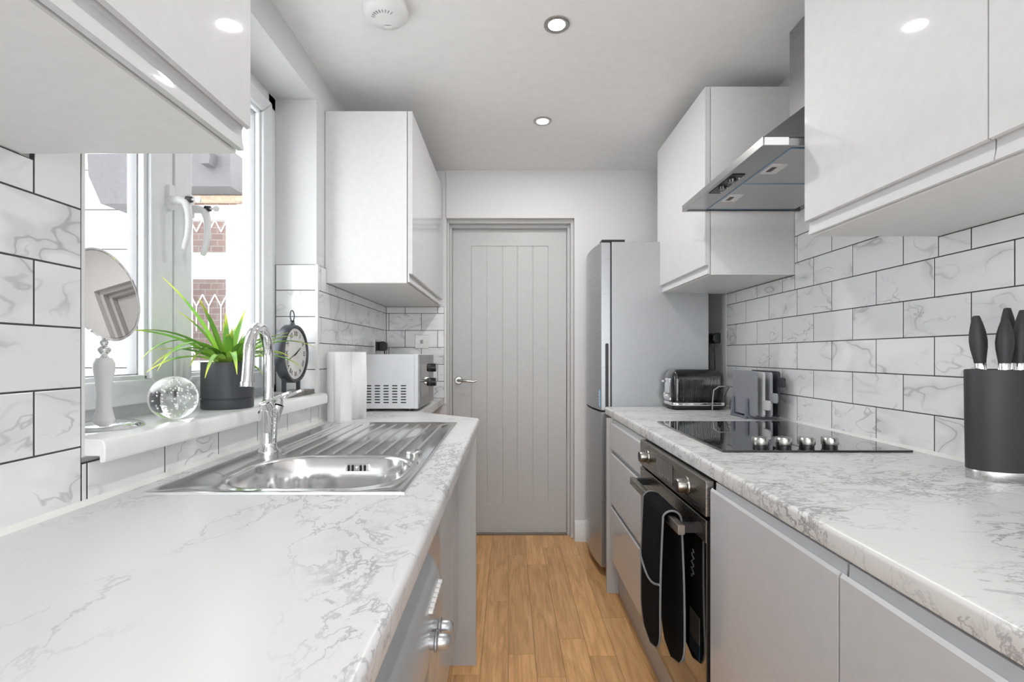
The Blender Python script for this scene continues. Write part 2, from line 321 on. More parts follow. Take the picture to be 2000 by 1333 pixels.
tiles(wr, 'x', XR, PR, [(-.9, 2.605, ZT, ZT+5*.1075), (-.9, 1.322, ZT+5*.1075, 1.49), (1.322, 1.986, ZT+5*.1075, 1.75), (1.986, 2.605, ZT+5*.1075, 1.495)], ZT, .1075, 9, 1.3346, 1.4399, .2117, 'tile')
tiles(we, 'y', YE, YE+.008, [(XL, -.404, ZT, 1.474)], ZT, PHL, 6, -.548, -.651, .205, 'tilex')
# tiles on the far window reveal
tiles(wl, 'y', WY1-.008, WY1, [(-.939, PL+.004, 1.017, 1.535)], ZT, PHL, 6, -.9395, -.9395, .175, 'tilex')
# trims
box('trim_1', 'sil', None, PL, XL+.001, WY0-.004, WY0+.002, .985, 1.75, kind='structure', label='slim white edging strip at the near corner of the tiled window wall', cat='trim')
box('trim_6', 'sil', None, PL-.002, XL+.0005, WY1-.0095, WY1+.0055, 1.0175, 1.5355, kind='structure', label='slim white edging strip at the far tiled corner of the window recess', cat='trim')
box('trim_2', 'sil', None, XR-.002, PR, 2.605, 2.66, ZT, 1.495, kind='structure', label='white sealant strip ending the tiles beside the fridge', cat='trim')
box('trim_3', 'sil', None, -.404, -.392, YE-.001, YE+.008, .86, 1.474, kind='structure', label='white strip where the end wall tiles meet the door frame', cat='trim')
MB().prism([(XL, ZT), (XL+.009, ZT), (XL, ZT+.009)], 'y', -.9, YE).build('trim_4', 'sil', kind='structure', label='white silicone bead along the back of the sink worktop', cat='trim')
MB().prism([(XR, ZT), (XR-.009, ZT), (XR, ZT+.009)], 'y', -.9, 2.6).build('trim_5', 'sil', kind='structure', label='white silicone bead along the back of the hob worktop', cat='trim')
MB().prism([(YE, 0), (YE-.018, 0), (YE-.018, .085), (YE-.014, .092), (YE-.014, .105), (YE-.006, .125), (YE, .13)], 'x', DX1, .52).build('baseboard_far', 'skirt', kind='structure', label='white moulded skirting board between the door and the fridge', cat='baseboard')

# ------------------------------------------------------------------ door
dr = thing('door_1', 'white panelled door with vertical grooves at the end of the kitchen', 'door', (0, 3.2, 0), kind='structure')
fr = MB().box(DX0, -.366, 3.165, 3.26, 0, DZ).box(.381, DX1, 3.165, 3.26, 0, DZ).box(-.366, .381, 3.165, 3.26, 1.994, DZ)
fr.box(DX0, -.378, 3.12, 3.165, 0, DZ).box(.397, DX1, 3.12, 3.165, 0, DZ).box(-.378, .397, 3.12, 3.165, 2.012, DZ)
fr.build('door_frame', 'door', dr, bevel=.003)
y0 = 3.205; cols = [-.245, -.143, -.04, .059, .161, .262]
stile = MB().box(-.364, cols[0], y0, y0+.04, .012, 1.99).box(cols[5], .379, y0, y0+.04, .012, 1.99).box(cols[0], cols[5], y0, y0+.04, 1.886, 1.99).box(cols[0], cols[5], y0, y0+.04, .012, .196)
stile.build('door_leaf', 'door', dr, smooth=0)
for a, b in zip(cols[:-1], cols[1:]):
    MB().prism([(a, y0+.0075), (a+.005, y0+.005), (b-.005, y0+.005), (b, y0+.0075), (b, y0+.03), (a, y0+.03)], 'z', .196, 1.886).build('grooved_panel', 'door', dr, smooth=0)
hd = MB().lathe([(.0, -.002), (.026, -.002), (.026, -.007), (.022, -.011), (0, -.011)], (-.325, y0, 1.005), 28, 'y').build('handle_rose', 'nick', dr, label='round satin nickel handle rose')
MB().tube([(-.325, y0-.008, 1.005), (-.325, y0-.045, 1.005), (-.315, y0-.052, 1.005), (-.27, y0-.053, 1.003), (-.225, y0-.05, .998), (-.205, y0-.047, 1.004)], [.009, .009, .0095, .008, .007, .005], 12).build('lever', 'nick', hd)
box('threshold', 'thr', dr, DX0, DX1, 3.17, 3.26, -.003, .006)

# ------------------------------------------------------------------ window
wi = thing('window_1', 'white plastic two-casement window over the sink', 'window', (-.97, 1.43, 1.017), kind='structure')
FX0, FX1 = -1.005, -.942
f = MB().box(FX0, FX1, WY0, WY0+.06, 1.0, WZ1).box(FX0, FX1, WY1-.06, WY1-.0005, 1.0, WZ1).box(FX0, FX1, WY0, WY1-.0005, 1.0, 1.055).box(FX0, FX1, WY0, WY1-.0005, WZ1-.055, WZ1).box(FX0, FX1, 1.33, 1.38, 1.0, WZ1)
f.build('window_frame', 'upvc', wi, bevel=.004)
def sash(y0, y1, sw0, sw1, hy):
    z0, z1 = 1.046, 2.158; X0, X1 = -.985, -.926; g0, g1, h0, h1 = y0+sw0, y1-sw1, z0+.062, z1-.062
    bars = [[(y0, z0), (y1, z0), (g1, h0), (g0, h0)], [(y1, z0), (y1, z1), (g1, h1), (g1, h0)], [(y1, z1), (y0, z1), (g0, h1), (g1, h1)], [(y0, z1), (y0, z0), (g0, h0), (g0, h1)]]
    root = None
    for k, q in enumerate(bars):
        o = MB().prism(q, 'x', X0, X1).build('sash_stile' if k % 2 else 'sash_rail', 'upvc', wi, bevel=.005)
    b = .011
    bead = MB().box(X0+.012, X1-.012, g0-.002, g0+b, h0, h1).box(X0+.012, X1-.012, g1-b, g1+.002, h0, h1).box(X0+.012, X1-.012, g0, g1, h0-.002, h0+b).box(X0+.012, X1-.012, g0, g1, h1-b, h1+.002)
    bead.build('glazing_bead', 'upvc', wi, bevel=.003)
    gk = MB().box(X0+.005, X0+.03, g0+b-.001, g0+b+.003, h0, h1).box(X0+.005, X0+.03, g1-b-.003, g1-b+.001, h0, h1).box(X0+.005, X0+.03, g0, g1, h0+b-.001, h0+b+.003).box(X0+.005, X0+.03, g0, g1, h1-b-.003, h1-b+.001)
    gk.build('gasket', 'chan', wi, smooth=0, label='grey rubber glazing gasket')
    og = MB().box(FX1-.001, X1-.02, y0-.003, y0-.0005, z0, z1).box(FX1-.001, X1-.02, y1+.0005, y1+.003, z0, z1)
    og.build('sash_seal', 'blk', wi, smooth=0, label='black seal around the casement')
    box('pane', 'glass', wi, X0+.014, X0+.02, g0+.004, g1-.004, h0+.004, h1-.004, smooth=0)
    hz = 1.60
    h = MB().prism(rrect(hy-.011, hy+.011, hz-.034, hz+.034, .009), 'x', X1, X1+.011)
    h.tube([(X1+.005, hy, hz-.008), (X1+.032, hy, hz-.008), (X1+.048, hy, hz-.014), (X1+.054, hy, hz-.035), (X1+.056, hy, hz-.07), (X1+.052, hy, hz-.105), (X1+.044, hy, hz-.134), (X1+.041, hy, hz-.142)], [.012, .0125, .012, .0095, .0085, .008, .008, .006], 12)
    h = h.build('handle', 'white', wi, smooth=50, label='white curved window handle with a key in its lock')
    MB().cyl((X1+.05, hy, hz-.006), (X1+.063, hy, hz-.006), .009, .008, 16).build('lock_barrel', 'blk', h)
    MB().cyl((X1+.062, hy, hz-.006), (X1+.072, hy, hz-.006), .003, n=8).cyl((X1+.08, hy-.001, hz-.006), (X1+.08, hy+.002, hz-.006), .0085, n=18).build('key', 'white', h)
sash(.94, 1.352, .07, .082, 1.332); sash(1.358, 1.922, .075, .07, 1.415)
MB().prism([(-.95, .986), (-.742, .986), (-.742, .974), (-.7345, .974), (-.731, .978), (-.731, 1.006), (-.735, 1.014), (-.742, 1.017), (-.95, 1.017)], 'y', WY0+.001, WY1-.001).build('window_sill', 'sill', wi, bevel=.003)

# ------------------------------------------------------------------ outside: neighbouring house wall with canopy and door
YO = 3.75
def ox(x): return (x-993)*YO/955
def oz(y): return 1.17-(y-694)*YO/955
gd = box('garden_paving', 'gravel', None, -9, XO, -6, 9, -.3, -.1, kind='structure', label='pale paved yard outside the window', cat='paving', smooth=0)
ow = thing('house_wall', 'white clad house wall seen through the window', 'wall', (-3.2, YO, -.1), kind='structure')
pit = 77.3*YO/955; zb = oz(719)-4*pit
for k in range(13):
    a, b = max(zb+k*pit, -.1), zb+(k+1)*pit
    if b < 0: continue
    MB().box(-6.5, ox(368)-.02, YO, YO+.03, a+.005, b-.005).build('cladding_board', 'clad', ow, smooth=0)
box('backing', 'fascia', ow, -6.5, ox(368)-.02, YO+.02, YO+.04, -.1, zb+13*pit, smooth=0)
od = thing('house_door', 'white outside door with two leaded panes below the canopy', 'door', (ox(420), YO, -.1))
dx0, dx1 = ox(350), ox(483); p0, p1 = ox(372), ox(444)
m = MB()
for a, b, z0, z1 in ((dx0, p0, -.1, oz(402)), (p1, ox(466), -.1, oz(402)), (p0, p1, oz(430), oz(402)), (p0, p1, oz(545), oz(495)), (p0, p1, -.1, oz(705))): m.box(a, b, YO-.02, YO+.03, z0, z1)
m.build('door_slab', 'clad', od, smooth=0); box('door_jamb', 'clad', od, ox(467.5), -1.2, YO-.04, YO+.03, -.1, oz(402), smooth=0)
box('mid_rail', 'upvc', od, dx0, ox(466), YO-.03, YO-.015, oz(520), oz(515), smooth=0)
for z0, z1 in ((oz(495), oz(430)), (oz(705), oz(545))):
    p = box('pane', 'glass', od, p0, p1, YO, YO+.006, z0, z1, smooth=0)
    ld = MB(); nx = 3; wx = (p1-p0)/nx; zz = z1
    step = .30 if z1-z0 > .4 else .24
    zz = z1-.12 if z1-z0 > .4 else z1
    while zz > z0:
        for q in range(nx):
            for (ax, az, bx, bz) in ((p0+q*wx, zz, p0+(q+.5)*wx, zz-.09), (p0+(q+.5)*wx, zz-.09, p0+(q+1)*wx, zz)):
                if min(az, bz) > z0: ld.tube([(ax, YO-.002, az), (bx, YO-.002, bz)], .005, 6)
            if zz-.09-.2 > z0: ld.tube([(p0+(q+.5)*wx, YO-.002, zz-.09), (p0+(q+.5)*wx, YO-.002, zz-.28)], .004, 6)
        zz -= step*1.3
    ld.build('lead_strip', 'clad', p)
cz = [(225, 327), (432, 325), (432, 318), (486, 318), (486, 386), (330, 386), (300, 418), (250, 418), (227, 366)]
cn = thing('door_canopy', 'dark grey boxed canopy over the outside door', 'canopy', (ox(350), YO, oz(400)))
MB().prism([(ox(x), oz(y)) for x, y in cz], 'y', YO-.25, YO-.001).build('fascia', 'fascia', cn, smooth=0)
MB().prism([(ox(440), oz(330)), (ox(462), oz(330)), (ox(459), oz(352)), (ox(444), oz(352))], 'y', YO-.33, YO-.25).build('hopper', 'fascia', cn, smooth=0)
box('timber_strip', 'timber', cn, ox(368), -1.2, YO-.06, YO-.001, oz(397), oz(387), smooth=0)
bw = box('brick_reflection_wall', 'brick', None, -3.2, -1.25, 4.5, 4.6, -.1, 2.7, kind='structure', label='added red brick wall behind the leaded panes, standing in for their reflection', cat='wall', smooth=0)  # added wall, stands in for the bricks reflected in the door panes

# ------------------------------------------------------------------ ceiling fittings
for i, (yy, lab) in enumerate(((2.43, 'small round recessed downlight nearest the end door'), (1.72, 'round recessed downlight in the ceiling in front of the cooker hood'), (-.1, 'unseen recessed downlight added in the ceiling directly over the viewpoint'), (-1.0, 'unseen recessed downlight added in the ceiling behind the viewpoint'))):  # those over and behind the viewpoint are unseen, added to light the near end
    d = thing('downlight', lab, 'downlight', (.17, yy, ZC), group='ceiling downlights')
    MB().lathe([(.028, -.0005), (.030, -.004), (.040, -.0065), (.045, -.005), (.0455, 0)], (.17, yy, ZC), 40).build('bezel', 'nick', d, label='brushed steel bezel')
    MB().lathe([(0, -.0045), (.029, -.0045), (.029, -.001), (0, -.001)], (.17, yy, ZC), 32).build('lens', 'lens', d, label='glowing lamp lens')
    ld = bpy.data.lights.new('downlight_lamp', 'AREA'); ld.shape = 'DISK'; ld.size = .056; ld.energy = LAMP_W; ld.color = (1, .985, .965)
    lo = bpy.data.objects.new('lamp', ld); COL.objects.link(lo); lo.parent = d; lo.location = (0, 0, -.006)
sa = thing('smoke_alarm', 'round white smoke alarm on the ceiling', 'smoke alarm', (-.41, 1.63, ZC))
MB().lathe([(0, 0), (.072, 0), (.076, -.012), (.074, -.028), (.06, -.042), (.03, -.046), (0, -.046)], (-.41, 1.63, ZC), 48).build('body', 'white', sa, smooth=60)
m = MB()
for k in range(9):
    a = R(200+k*14); m.cyl((-.41+.03*math.cos(a), 1.63+.03*math.sin(a), ZC-.044), (-.41+.045*math.cos(a), 1.63+.045*math.sin(a), ZC-.0455), .0018, n=6)
m.build('vent_slot', 'chan', sa, label='grey vent slots')
box('test_button', 'white', sa, -.425, -.395, 1.655, 1.675, ZC-.046, ZC-.042, bevel=.002)

# ------------------------------------------------------------------ wall cabinets
def wall_cab(name, label, side, y0, y1, joints, z0, z1, xf, parts_end=True):
    """side -1: on the left wall, +1: on the right wall; xf: x of the door faces"""
    sg = side; xb = XL-.006 if sg < 0 else XR+.006
    c = thing(name, label, 'wall cabinet', ((xf+xb)/2, (y0+y1)/2, z0), group='white handleless wall cabinets')
    xc = xf+sg*.023; a, b = sorted((xc, xb))
    MB().box(a, b, y0, y1, z0+.002, z1).build('carcass', 'carc', c, bevel=.001)
    box('bottom_panel', 'under', c, a+.0005, b-.0005, y0+.001, y1-.001, z0, z0+.0035, smooth=0)
    for ya, yb in zip(joints[:-1], joints[1:]):
        pr = [(0, z1), (0, z0+.040), (.006, z0+.0375), (.011, z0+.042), (.0135, z0+.036), (.0125, z0+.018), (.010, z0+.008), (.010, z0+.004), (.020, z0+.004), (.020, z1)]
        MB().prism([(xf+sg*u, z) for u, z in pr], 'y', ya+.0015, yb-.0015).build('door', 'gwhite', c, smooth=25, label='white gloss door with moulded finger pull')
    return c
wall_cab('wall_cabinet', 'white gloss wall cabinet nearest the viewpoint on the window side', -1, -.75, .772, [-.75, -.23, .27, .772], 1.488, 2.26, -.4065)
wall_cab('wall_cabinet', 'white wall cabinet above the microwave', -1, 2.068, YE-.003, [2.068, YE-.04], 1.475, 2.2025, -.4065)
wall_cab('wall_cabinet', 'white gloss wall cabinet above the knife block', 1, -.75, 1.322, [-.75, -.19, .31, .8154, 1.322], 1.491, 2.262, .80)
wall_cab('wall_cabinet', 'white wall cabinet between the cooker hood and the fridge', 1, 1.987, 2.625, [1.987, 2.625], 1.497, 2.262, .80)

# ------------------------------------------------------------------ cooker hood
hx0, hy0, hy1, hz = .695, 1.335, 1.957, 1.743
ho = thing('cooker_hood', 'stainless steel chimney cooker hood above the hob', 'cooker hood', (.93, 1.645, hz))
HB = XR-.001
sl = MB().box(hx0, hx0+.012, hy0, hy1, hz, hz+.024).box(hx0+.012, HB, hy0, hy0+.012, hz, hz+.024).box(hx0+.012, HB, hy1-.012, hy1, hz, hz+.024).box(hx0, HB, hy0, hy1, hz+.019, hz+.024)
sl.build('canopy_rim', 'hoodst', ho, bevel=.001)
box('rim_end', 'sill', ho, hx0+.004, .765, hy0-.0015, hy0, hz+.001, hz+.022, smooth=0, label='white end cap strip')
cy0, cy1, cx = 1.526, 1.764, 1.014
MB().ring([[(hx0+.002, hy0+.002, hz+.024), (HB, hy0+.002, hz+.024), (HB, hy1-.002, hz+.024), (hx0+.002, hy1-.002, hz+.024)], [(cx-.004, cy0-.004, 2.012), (HB, cy0-.004, 2.012), (HB, cy1+.004, 2.012), (cx-.004, cy1+.004, 2.012)]]).build('canopy', 'hoodst', ho, smooth=0)
box('chimney', 'hoodst', ho, cx, HB, cy0, cy1, 2.005, ZC-.001, bevel=.001)
box('under_panel', 'hoodst', ho, hx0+.012, .785, hy0+.012, hy1-.012, hz+.004, hz+.018, smooth=0)
ym = (hy0+hy1)/2
for a, b in ((hy0+.03, ym-.003), (ym+.003, hy1-.03)):
    ft = box('grease_filter', 'filt', ho, .79, HB-.03, a, b, hz+.004, hz+.016, smooth=0, label='fine mesh aluminium grease filter')
    MB().box(.786, .79, a, b, hz+.002, hz+.008).box(.786, HB-.03, a-.003, a, hz+.002, hz+.008).box(.786, HB-.03, b, b+.003, hz+.002, hz+.008).build('film_edge', 'film', ft, smooth=0, label='blue protective film edge')
    y_ = a+.11 if a < ym-.1 else b-.17
    lt = MB().prism(rrect(.795, .845, y_, y_+.075, .004), 'z', hz+.001, hz+.006).build('latch', 'carc', ft, label='pale filter latch')
    box('latch_slot', 'blk', lt, .805, .82, y_+.018, y_+.055, hz, hz+.002)
cp = box('control_panel', 'blk', ho, .712, .754, 1.556, 1.74, hz+.001, hz+.006, bevel=.001, label='black control panel')
for k in range(2): MB().cyl((.732, 1.60+k*.07, hz+.002), (.732, 1.60+k*.07, hz-.008), .014, .012, 20).build('slider_knob', 'blkg', cp)
for k in range(4): MB().cyl((.748, 1.585+k*.045, hz+.002), (.748, 1.585+k*.045, hz-.001), .003, n=10).build('indicator', 'white', cp)

# ------------------------------------------------------------------ worktops
def worktop(name, label, xw, xf, y0, y1, mat, cuts=()):
    sg = 1 if xf > xw else -1; t = .038; z0, z1 = ZT-t, ZT
    pr = [(xw, z0), (xf-sg*.004, z0), (xf-sg*.001, z0+.002), (xf, z0+.006)]
    for k in range(7):
        a = R(90*k/6); pr.append((xf-sg*.010*(1-math.cos(a)), z1-.010+.010*math.sin(a)))
    pr.append((xw, z1))
    o = MB().prism(pr, 'y', y0, y1).build(name, mat, origin=((xw+xf)/2, (y0+y1)/2, z0), label=label, cat='worktop', smooth=0)
    if cuts: cut(o, cuts)
    for p in o.data.polygons: p.use_smooth = True
    o.data.set_sharp_from_angle(angle=R(30)); return o
XFL, XFR = -.125, .508
worktop('worktop', 'white marble-effect worktop holding the steel sink', XL+.0005, XFL, -.9, YE-.0005, 'top',
        [MB().box(-.68, -.225, .968, 1.935, .8, 1.0), MB().prism([(-.41, 2.325), (0, 2.0), (0, 3.3), (-.41, 3.3)], 'z', .8, 1.0)])
worktop('worktop', 'white marble-effect worktop holding the black hob', XR-.0005, XFR, -.9, 2.572, 'top_r')

# ------------------------------------------------------------------ sink
sk = thing('sink', 'stainless steel inset sink with drainer', 'sink', (-.46, 1.45, ZT))
SX0, SX1, SY0, SY1 = -.716, -.202, .951, 1.953
nb = 96; bx0, bx1, by0, by1 = -.615, -.238, .985, 1.29; bc = ((bx0+bx1)/2, (by0+by1)/2)
def resample(poly, n):
    L_ = []; P = poly+[poly[0]]; tot = sum(math.dist(P[i], P[i+1]) for i in range(len(poly))); out = []; i = 0; acc = 0
    for k in range(n):
        s_ = tot*k/n
        while acc+math.dist(P[i], P[i+1]) < s_: acc += math.dist(P[i], P[i+1]); i += 1
        q = (s_-acc)/max(math.dist(P[i], P[i+1]), 1e-9); out.append((P[i][0]+(P[i+1][0]-P[i][0])*q, P[i][1]+(P[i+1][1]-P[i][1])*q))
    return out
bl = resample(rrect(bx0, bx1, by0, by1, .11, 14), nb)
def ray_rect(p, ins):
    dx, dy = p[0]-bc[0], p[1]-bc[1]; t = 1e9
    if dx > 0: t = min(t, (SX1-ins-bc[0])/dx)
    if dx < 0: t = min(t, (SX0+ins-bc[0])/dx)
    if dy > 0: t = min(t, (SY1-ins-bc[1])/dy)
    if dy < 0: t = min(t, (SY0+ins-bc[1])/dy)
    return (bc[0]+dx*t, bc[1]+dy*t)
# directions include the four corners exactly
angs = sorted([math.atan2(p[1]-bc[1], p[0]-bc[0]) for p in bl]+[math.atan2(cy-bc[1], cx_-bc[0]) for cx_ in (SX0, SX1) for cy in (SY0, SY1)])
def bowl_pt(a, ins):
    d = (math.cos(a), math.sin(a)); best = None; poly = rrect(bx0+ins, bx1-ins, by0+ins, by1-ins, max(.11-ins, .02), 14); k = len(poly)
    for i in range(k):
        p, q = poly[i], poly[(i+1) % k]; ex, ey = q[0]-p[0], q[1]-p[1]; den = d[0]*ey-d[1]*ex
        if abs(den) < 1e-12: continue
        t = ((p[0]-bc[0])*ey-(p[1]-bc[1])*ex)/den; u = ((p[0]-bc[0])*d[1]-(p[1]-bc[1])*d[0])/den
        if t > 0 and -1e-6 <= u <= 1+1e-6: best = t if best is None else max(best, t)
    return (bc[0]+d[0]*best, bc[1]+d[1]*best)
zt = ZT+.0035
def lp(fn, z): return [(*fn(a), z) for a in angs]
rr = lambda ins: (lambda a: ray_rect((bc[0]+math.cos(a), bc[1]+math.sin(a)), ins))
bp_ = lambda ins: (lambda a: bowl_pt(a, ins))
MB().ring([lp(rr(0), ZT), lp(rr(.001), zt+.001), lp(rr(.006), zt+.002), lp(rr(.013), zt+.001), lp(rr(.018), zt-.002), lp(bp_(-.016), zt-.002), lp(bp_(-.010), zt+.0015), lp(bp_(-.002), zt+.0005), lp(bp_(.003), zt-.006),
           lp(bp_(.010), zt-.06), lp(bp_(.016), zt-.125), lp(bp_(.028), zt-.15), lp(bp_(.06), zt-.16), lp(bp_(.12), zt-.163)], cap0=False).build('sink_bowl', 'sinkst', sk, smooth=50)
for k in range(10):
    x = -.655+k*.044; e0 = 1.33+(.09 if k == 0 else .06 if k == 9 else 0)
    MB().tube([(x, e0, zt-.0025), (x, e0+.02, zt-.001), (x, 1.87, zt-.001), (x, 1.895, zt-.0025)], .0042, 8).build('drainer_ridge', 'sinkst', sk, smooth=60)
dv = MB().cyl((bc[0], bc[1], zt-.166), (bc[0], bc[1], zt-.160), .042, n=32).build('drain', 'chrome', sk)
MB().cyl((bc[0], bc[1], zt-.161), (bc[0], bc[1], zt-.155), .018, n=20).build('plug', 'chrome', dv)
ofw = MB().prism(rrect(-.425, -.365, .866, .884, .003), 'y', 1.277, 1.2865).build('overflow', 'sinkst', sk)
for k in (-2, -1, 1, 2): MB().prism(rrect(-.396+k*.0105-.003, -.396+k*.0105+.003, .867, .883, .0025), 'y', 1.2755, 1.279).build('overflow_slot', 'blk', ofw)
MB().sphere((-.396, 1.276, .875), .004, 12, 8).build('screw', 'chrome', ofw)
MB().lathe([(0, .004), (.016, .004), (.021, .001), (.022, -.003)], (-.262, 1.355, zt), 28).build('tap_hole_cover', 'sinkst', sk, smooth=60)

# tap
tx, ty = -.668, 1.362
zt0 = zt; zt = ZT+.0016
tp = thing('mixer_tap', 'chrome swan-neck mixer tap with twin levers behind the sink bowl', 'tap', (tx, ty, zt))
MB().lathe([(0, 0), (.027, 0), (.027, .006), (.021, .014), (.0205, .03), (.024, .075), (.028, .105), (.028, .112), (.022, .118), (.017, .128), (.0145, .14), (.0145, .15), (0, .15)], (tx, ty, zt), 32).build('tap_body', 'chrome', tp, smooth=50)
pts = [(tx, ty, zt+.14), (tx, ty, 1.165)]; d = Vector((.17, -1, 0)).normalized(); rad = .078
for k in range(1, 15):
    a = R(180-k*13.2); q = Vector((tx, ty, 1.165))+d*(rad+rad*math.cos(a))+Vector((0, 0, rad*math.sin(a))); pts.append(tuple(q))
q = Vector(pts[-1]); q2 = q+Vector((d.x*.012, d.y*.012, -.055)); pts.append(tuple(q2))
MB().tube(pts, .0135, 20).build('spout', 'chrome', tp, smooth=60)
MB().cyl(tuple(q2), tuple(q2+Vector((d.x*.002, d.y*.002, -.012))), .0155, n=24).build('aerator', 'chrome', tp)
for s_, dy in ((-1, -.03), (1, .03)):
    v = Vector((tx+.01, ty+dy*1.0, zt+.125)); MB().cyl((tx, ty+dy*.15, zt+.045), tuple(v), .013, .0175, 24).cyl(tuple(v), tuple(v+Vector((0, dy*.35, .018))), .0175, .012, 24).build('valve', 'chrome', tp, smooth=40)
    M_ = Matrix.Translation(v+Vector((0, dy*.3, .017))) @ Matrix.Rotation(R(-22), 4, 'Y')
    MB().prism(rrect(-.018, .075, -.0085, .0085, .006), 'z', -.003, .004).xf(M_).build('lever', 'chrome', tp, bevel=.0015)

# ------------------------------------------------------------------ base units, window side
PLX = -.19
def base_door(c, side, xf, y0, y1, z0, z1, name='door', mat='ggrey'):
    s_ = side; pr = [(0, z0), (0, z1-.020), (.004, z1-.014), (.010, z1-.018), (.0135, z1-.022), (.0145, z1-.010), (.0145, z1), (.019, z1), (.019, z0)]
    return MB().prism([(xf+s_*u, z) for u, z in pr], 'y', y0+.0015, y1-.0015).build(name, mat, c, smooth=25, label='light grey gloss front with finger channel')
sc = thing('base_cabinet', 'grey gloss base cabinet under the sink', 'base cabinet', (-.45, 1.39, 0))
MB().box(XL+.03, PLX-.021, .945, .960, .15, .858).box(XL+.03, PLX-.021, 1.823, 1.838, .15, .858).box(XL+.03, PLX-.021, .96, 1.823, .15, .168).box(XL+.03, XL+.04, .96, 1.823, .168, .70).build('carcass', 'greyp', sc, smooth=0)
box('plinth', 'greyp', sc, XL+.1, PLX-.05, .945, 1.838, 0, .15, smooth=0)
base_door(sc, -1, PLX, .945, 1.29, .155, .855); base_door(sc, -1, PLX, 1.29, 1.64, .155, .855); box('filler_panel', 'ggrey', sc, PLX-.02, PLX, 1.643, 1.838, .155, .855, bevel=.001)
box('end_panel', 'greyp', None, XL+.02, -.122, 1.84, 1.865, 0, .8595, bevel=.001, label='tall matt grey end panel standing on the floor under the sink worktop', cat='panel')
wm = thing('washing_machine', 'silver washing machine tucked under the worktop edge', 'washing machine', (-.45, .63, 0))
MB().box(-.74, -.17, .33, .93, .012, .845).build('body', 'fr_side', wm, bevel=.004)
MB().prism([(-.17, .815), (-.158, .80), (-.146, .788), (-.134, .765), (-.127, .73), (-.125, .70), (-.128, .672), (-.138, .655), (-.17, .65)], 'y', .332, .929).build('control_fascia', 'wmst', wm, smooth=50, label='curved silver control fascia')
box('front_panel', 'fr_side', wm, -.17, -.15, .332, .929, .10, .645, bevel=.006)
rg = MB().lathe([(.17, 0), (.165, .02), (.14, .028), (.125, .012), (.12, 0)], (-.15, .63, .38), 40, 'x').build('porthole_ring', 'chrome', wm, smooth=60)
MB().lathe([(0, .03), (.07, .022), (.12, .005)], (-.15, .63, .38), 32, 'x').build('porthole_glass', 'oglass', rg, smooth=60)
for yy, zz in ((.822, .712), (.782, .712), (.52, .712)):
    kb = MB().lathe([(0, -.004), (.0125, -.004), (.0128, .008), (.0165, .0105), (.0165, .0125), (.0122, .015), (.0115, .027), (.007, .033), (0, .034)], (-.126, yy, zz), 28, 'x').build('dial', 'fr_door', wm, smooth=50, label='small silver dial')
for k in range(7): MB().prism(rrect(.80+k*.0175, .812+k*.0175, .745, .750, .002), 'x', -.132, -.124).build('button', 'white', wm)
for sx_ in (-.7, -.2):
    for sy_ in (.37, .89): MB().cyl((sx_, sy_, 0), (sx_, sy_, .014), .02, n=14).build('foot', 'blk', wm)

# ------------------------------------------------------------------ base units, hob side
BX = .50
MB().box(.54, .56, -.9, 2.398, 0, .165).build('plinth', 'greyp', label='grey plinth board below the oven side base units', cat='plinth', smooth=0)
box('end_panel', 'greyp', None, .483, 1.14, 2.40, 2.42, 0, .8595, bevel=.001, label='matt grey end panel between the drawers and the fridge', cat='panel')
du = thing('drawer_unit', 'light grey gloss three-drawer unit left of the oven', 'drawer unit', (.8, 2.11, .165))
box('carcass', 'chan', du, BX+.02, 1.14, 1.832, 2.397, .167, .858, smooth=0)
for z0, z1 in ((.715, .855), (.452, .708), (.180, .445)): base_door(du, 1, BX, 1.832, 2.397, z0, z1, 'drawer_front')
def cab(y0, y1, lab):
    c = thing('base_cabinet', lab, 'base cabinet', (.8, (y0+y1)/2, .165), group='grey gloss base cabinets')
    box('carcass', 'chan', c, BX+.02, 1.14, y0, y1, .167, .858, smooth=0); base_door(c, 1, BX, y0, y1, .18, .855)
cab(.741, 1.212, 'light grey gloss base cabinet immediately right of the oven'); cab(.241, .739, 'light grey gloss base cabinet, second to the right of the oven'); cab(-.36, .239, 'light grey gloss base cabinet furthest right of the oven')
# oven
OY0, OY1 = 1.218, 1.828
ov = thing('oven', 'built-in stainless oven with a black glass door', 'oven', (.8, 1.52, .18))
box('housing', 'blk', ov, BX+.015, 1.05, OY0, OY1, .181, .857, smooth=0)
cpn = box('control_panel', 'dsteel', ov, BX-.008, BX+.014, OY0+.002, OY1-.002, .765, .855, bevel=.002, label='stainless control panel')
box('display', 'bglass', cpn, BX-.010, BX-.007, 1.46, 1.62, .778, .838, label='black clock display')
for k in range(4): MB().cyl((BX-.0102, 1.50+k*.028, .788), (BX-.0105, 1.50+k*.028, .788), .0035, n=10).build('touch_mark', 'chan', cpn)
for yy in (1.73, 1.35):
    kb = MB().lathe([(.026, 0), (.025, -.004), (.0195, -.006), (.0195, -.026), (.018, -.029), (0, -.029)], (BX-.008, yy, .81), 32, 'x').build('control_knob', 'dsteel', cpn, smooth=35)
    MB().lathe([(.0165, -.0285), (.016, -.0295), (0, -.0295)], (BX-.008, yy, .81), 28, 'x').build('knob_cap', 'blk', kb)
od_ = box('oven_door', 'oglass', ov, BX-.006, BX+.014, OY0+.003, OY1-.003, .20, .756, bevel=.002, label='black glass oven door')
box('door_trim', 'dsteel', od_, BX-.0075, BX-.0055, OY0+.003, OY1-.003, .70, .754, smooth=0); box('bottom_trim', 'dsteel', ov, BX-.004, BX+.014, OY0+.003, OY1-.003, .182, .198, smooth=0)
hb = MB().prism(rrect(.428, .446, .715, .74, .003), 'y', 1.235, 1.725).build('handle', 'dsteel', od_, bevel=.001, label='stainless bar handle')
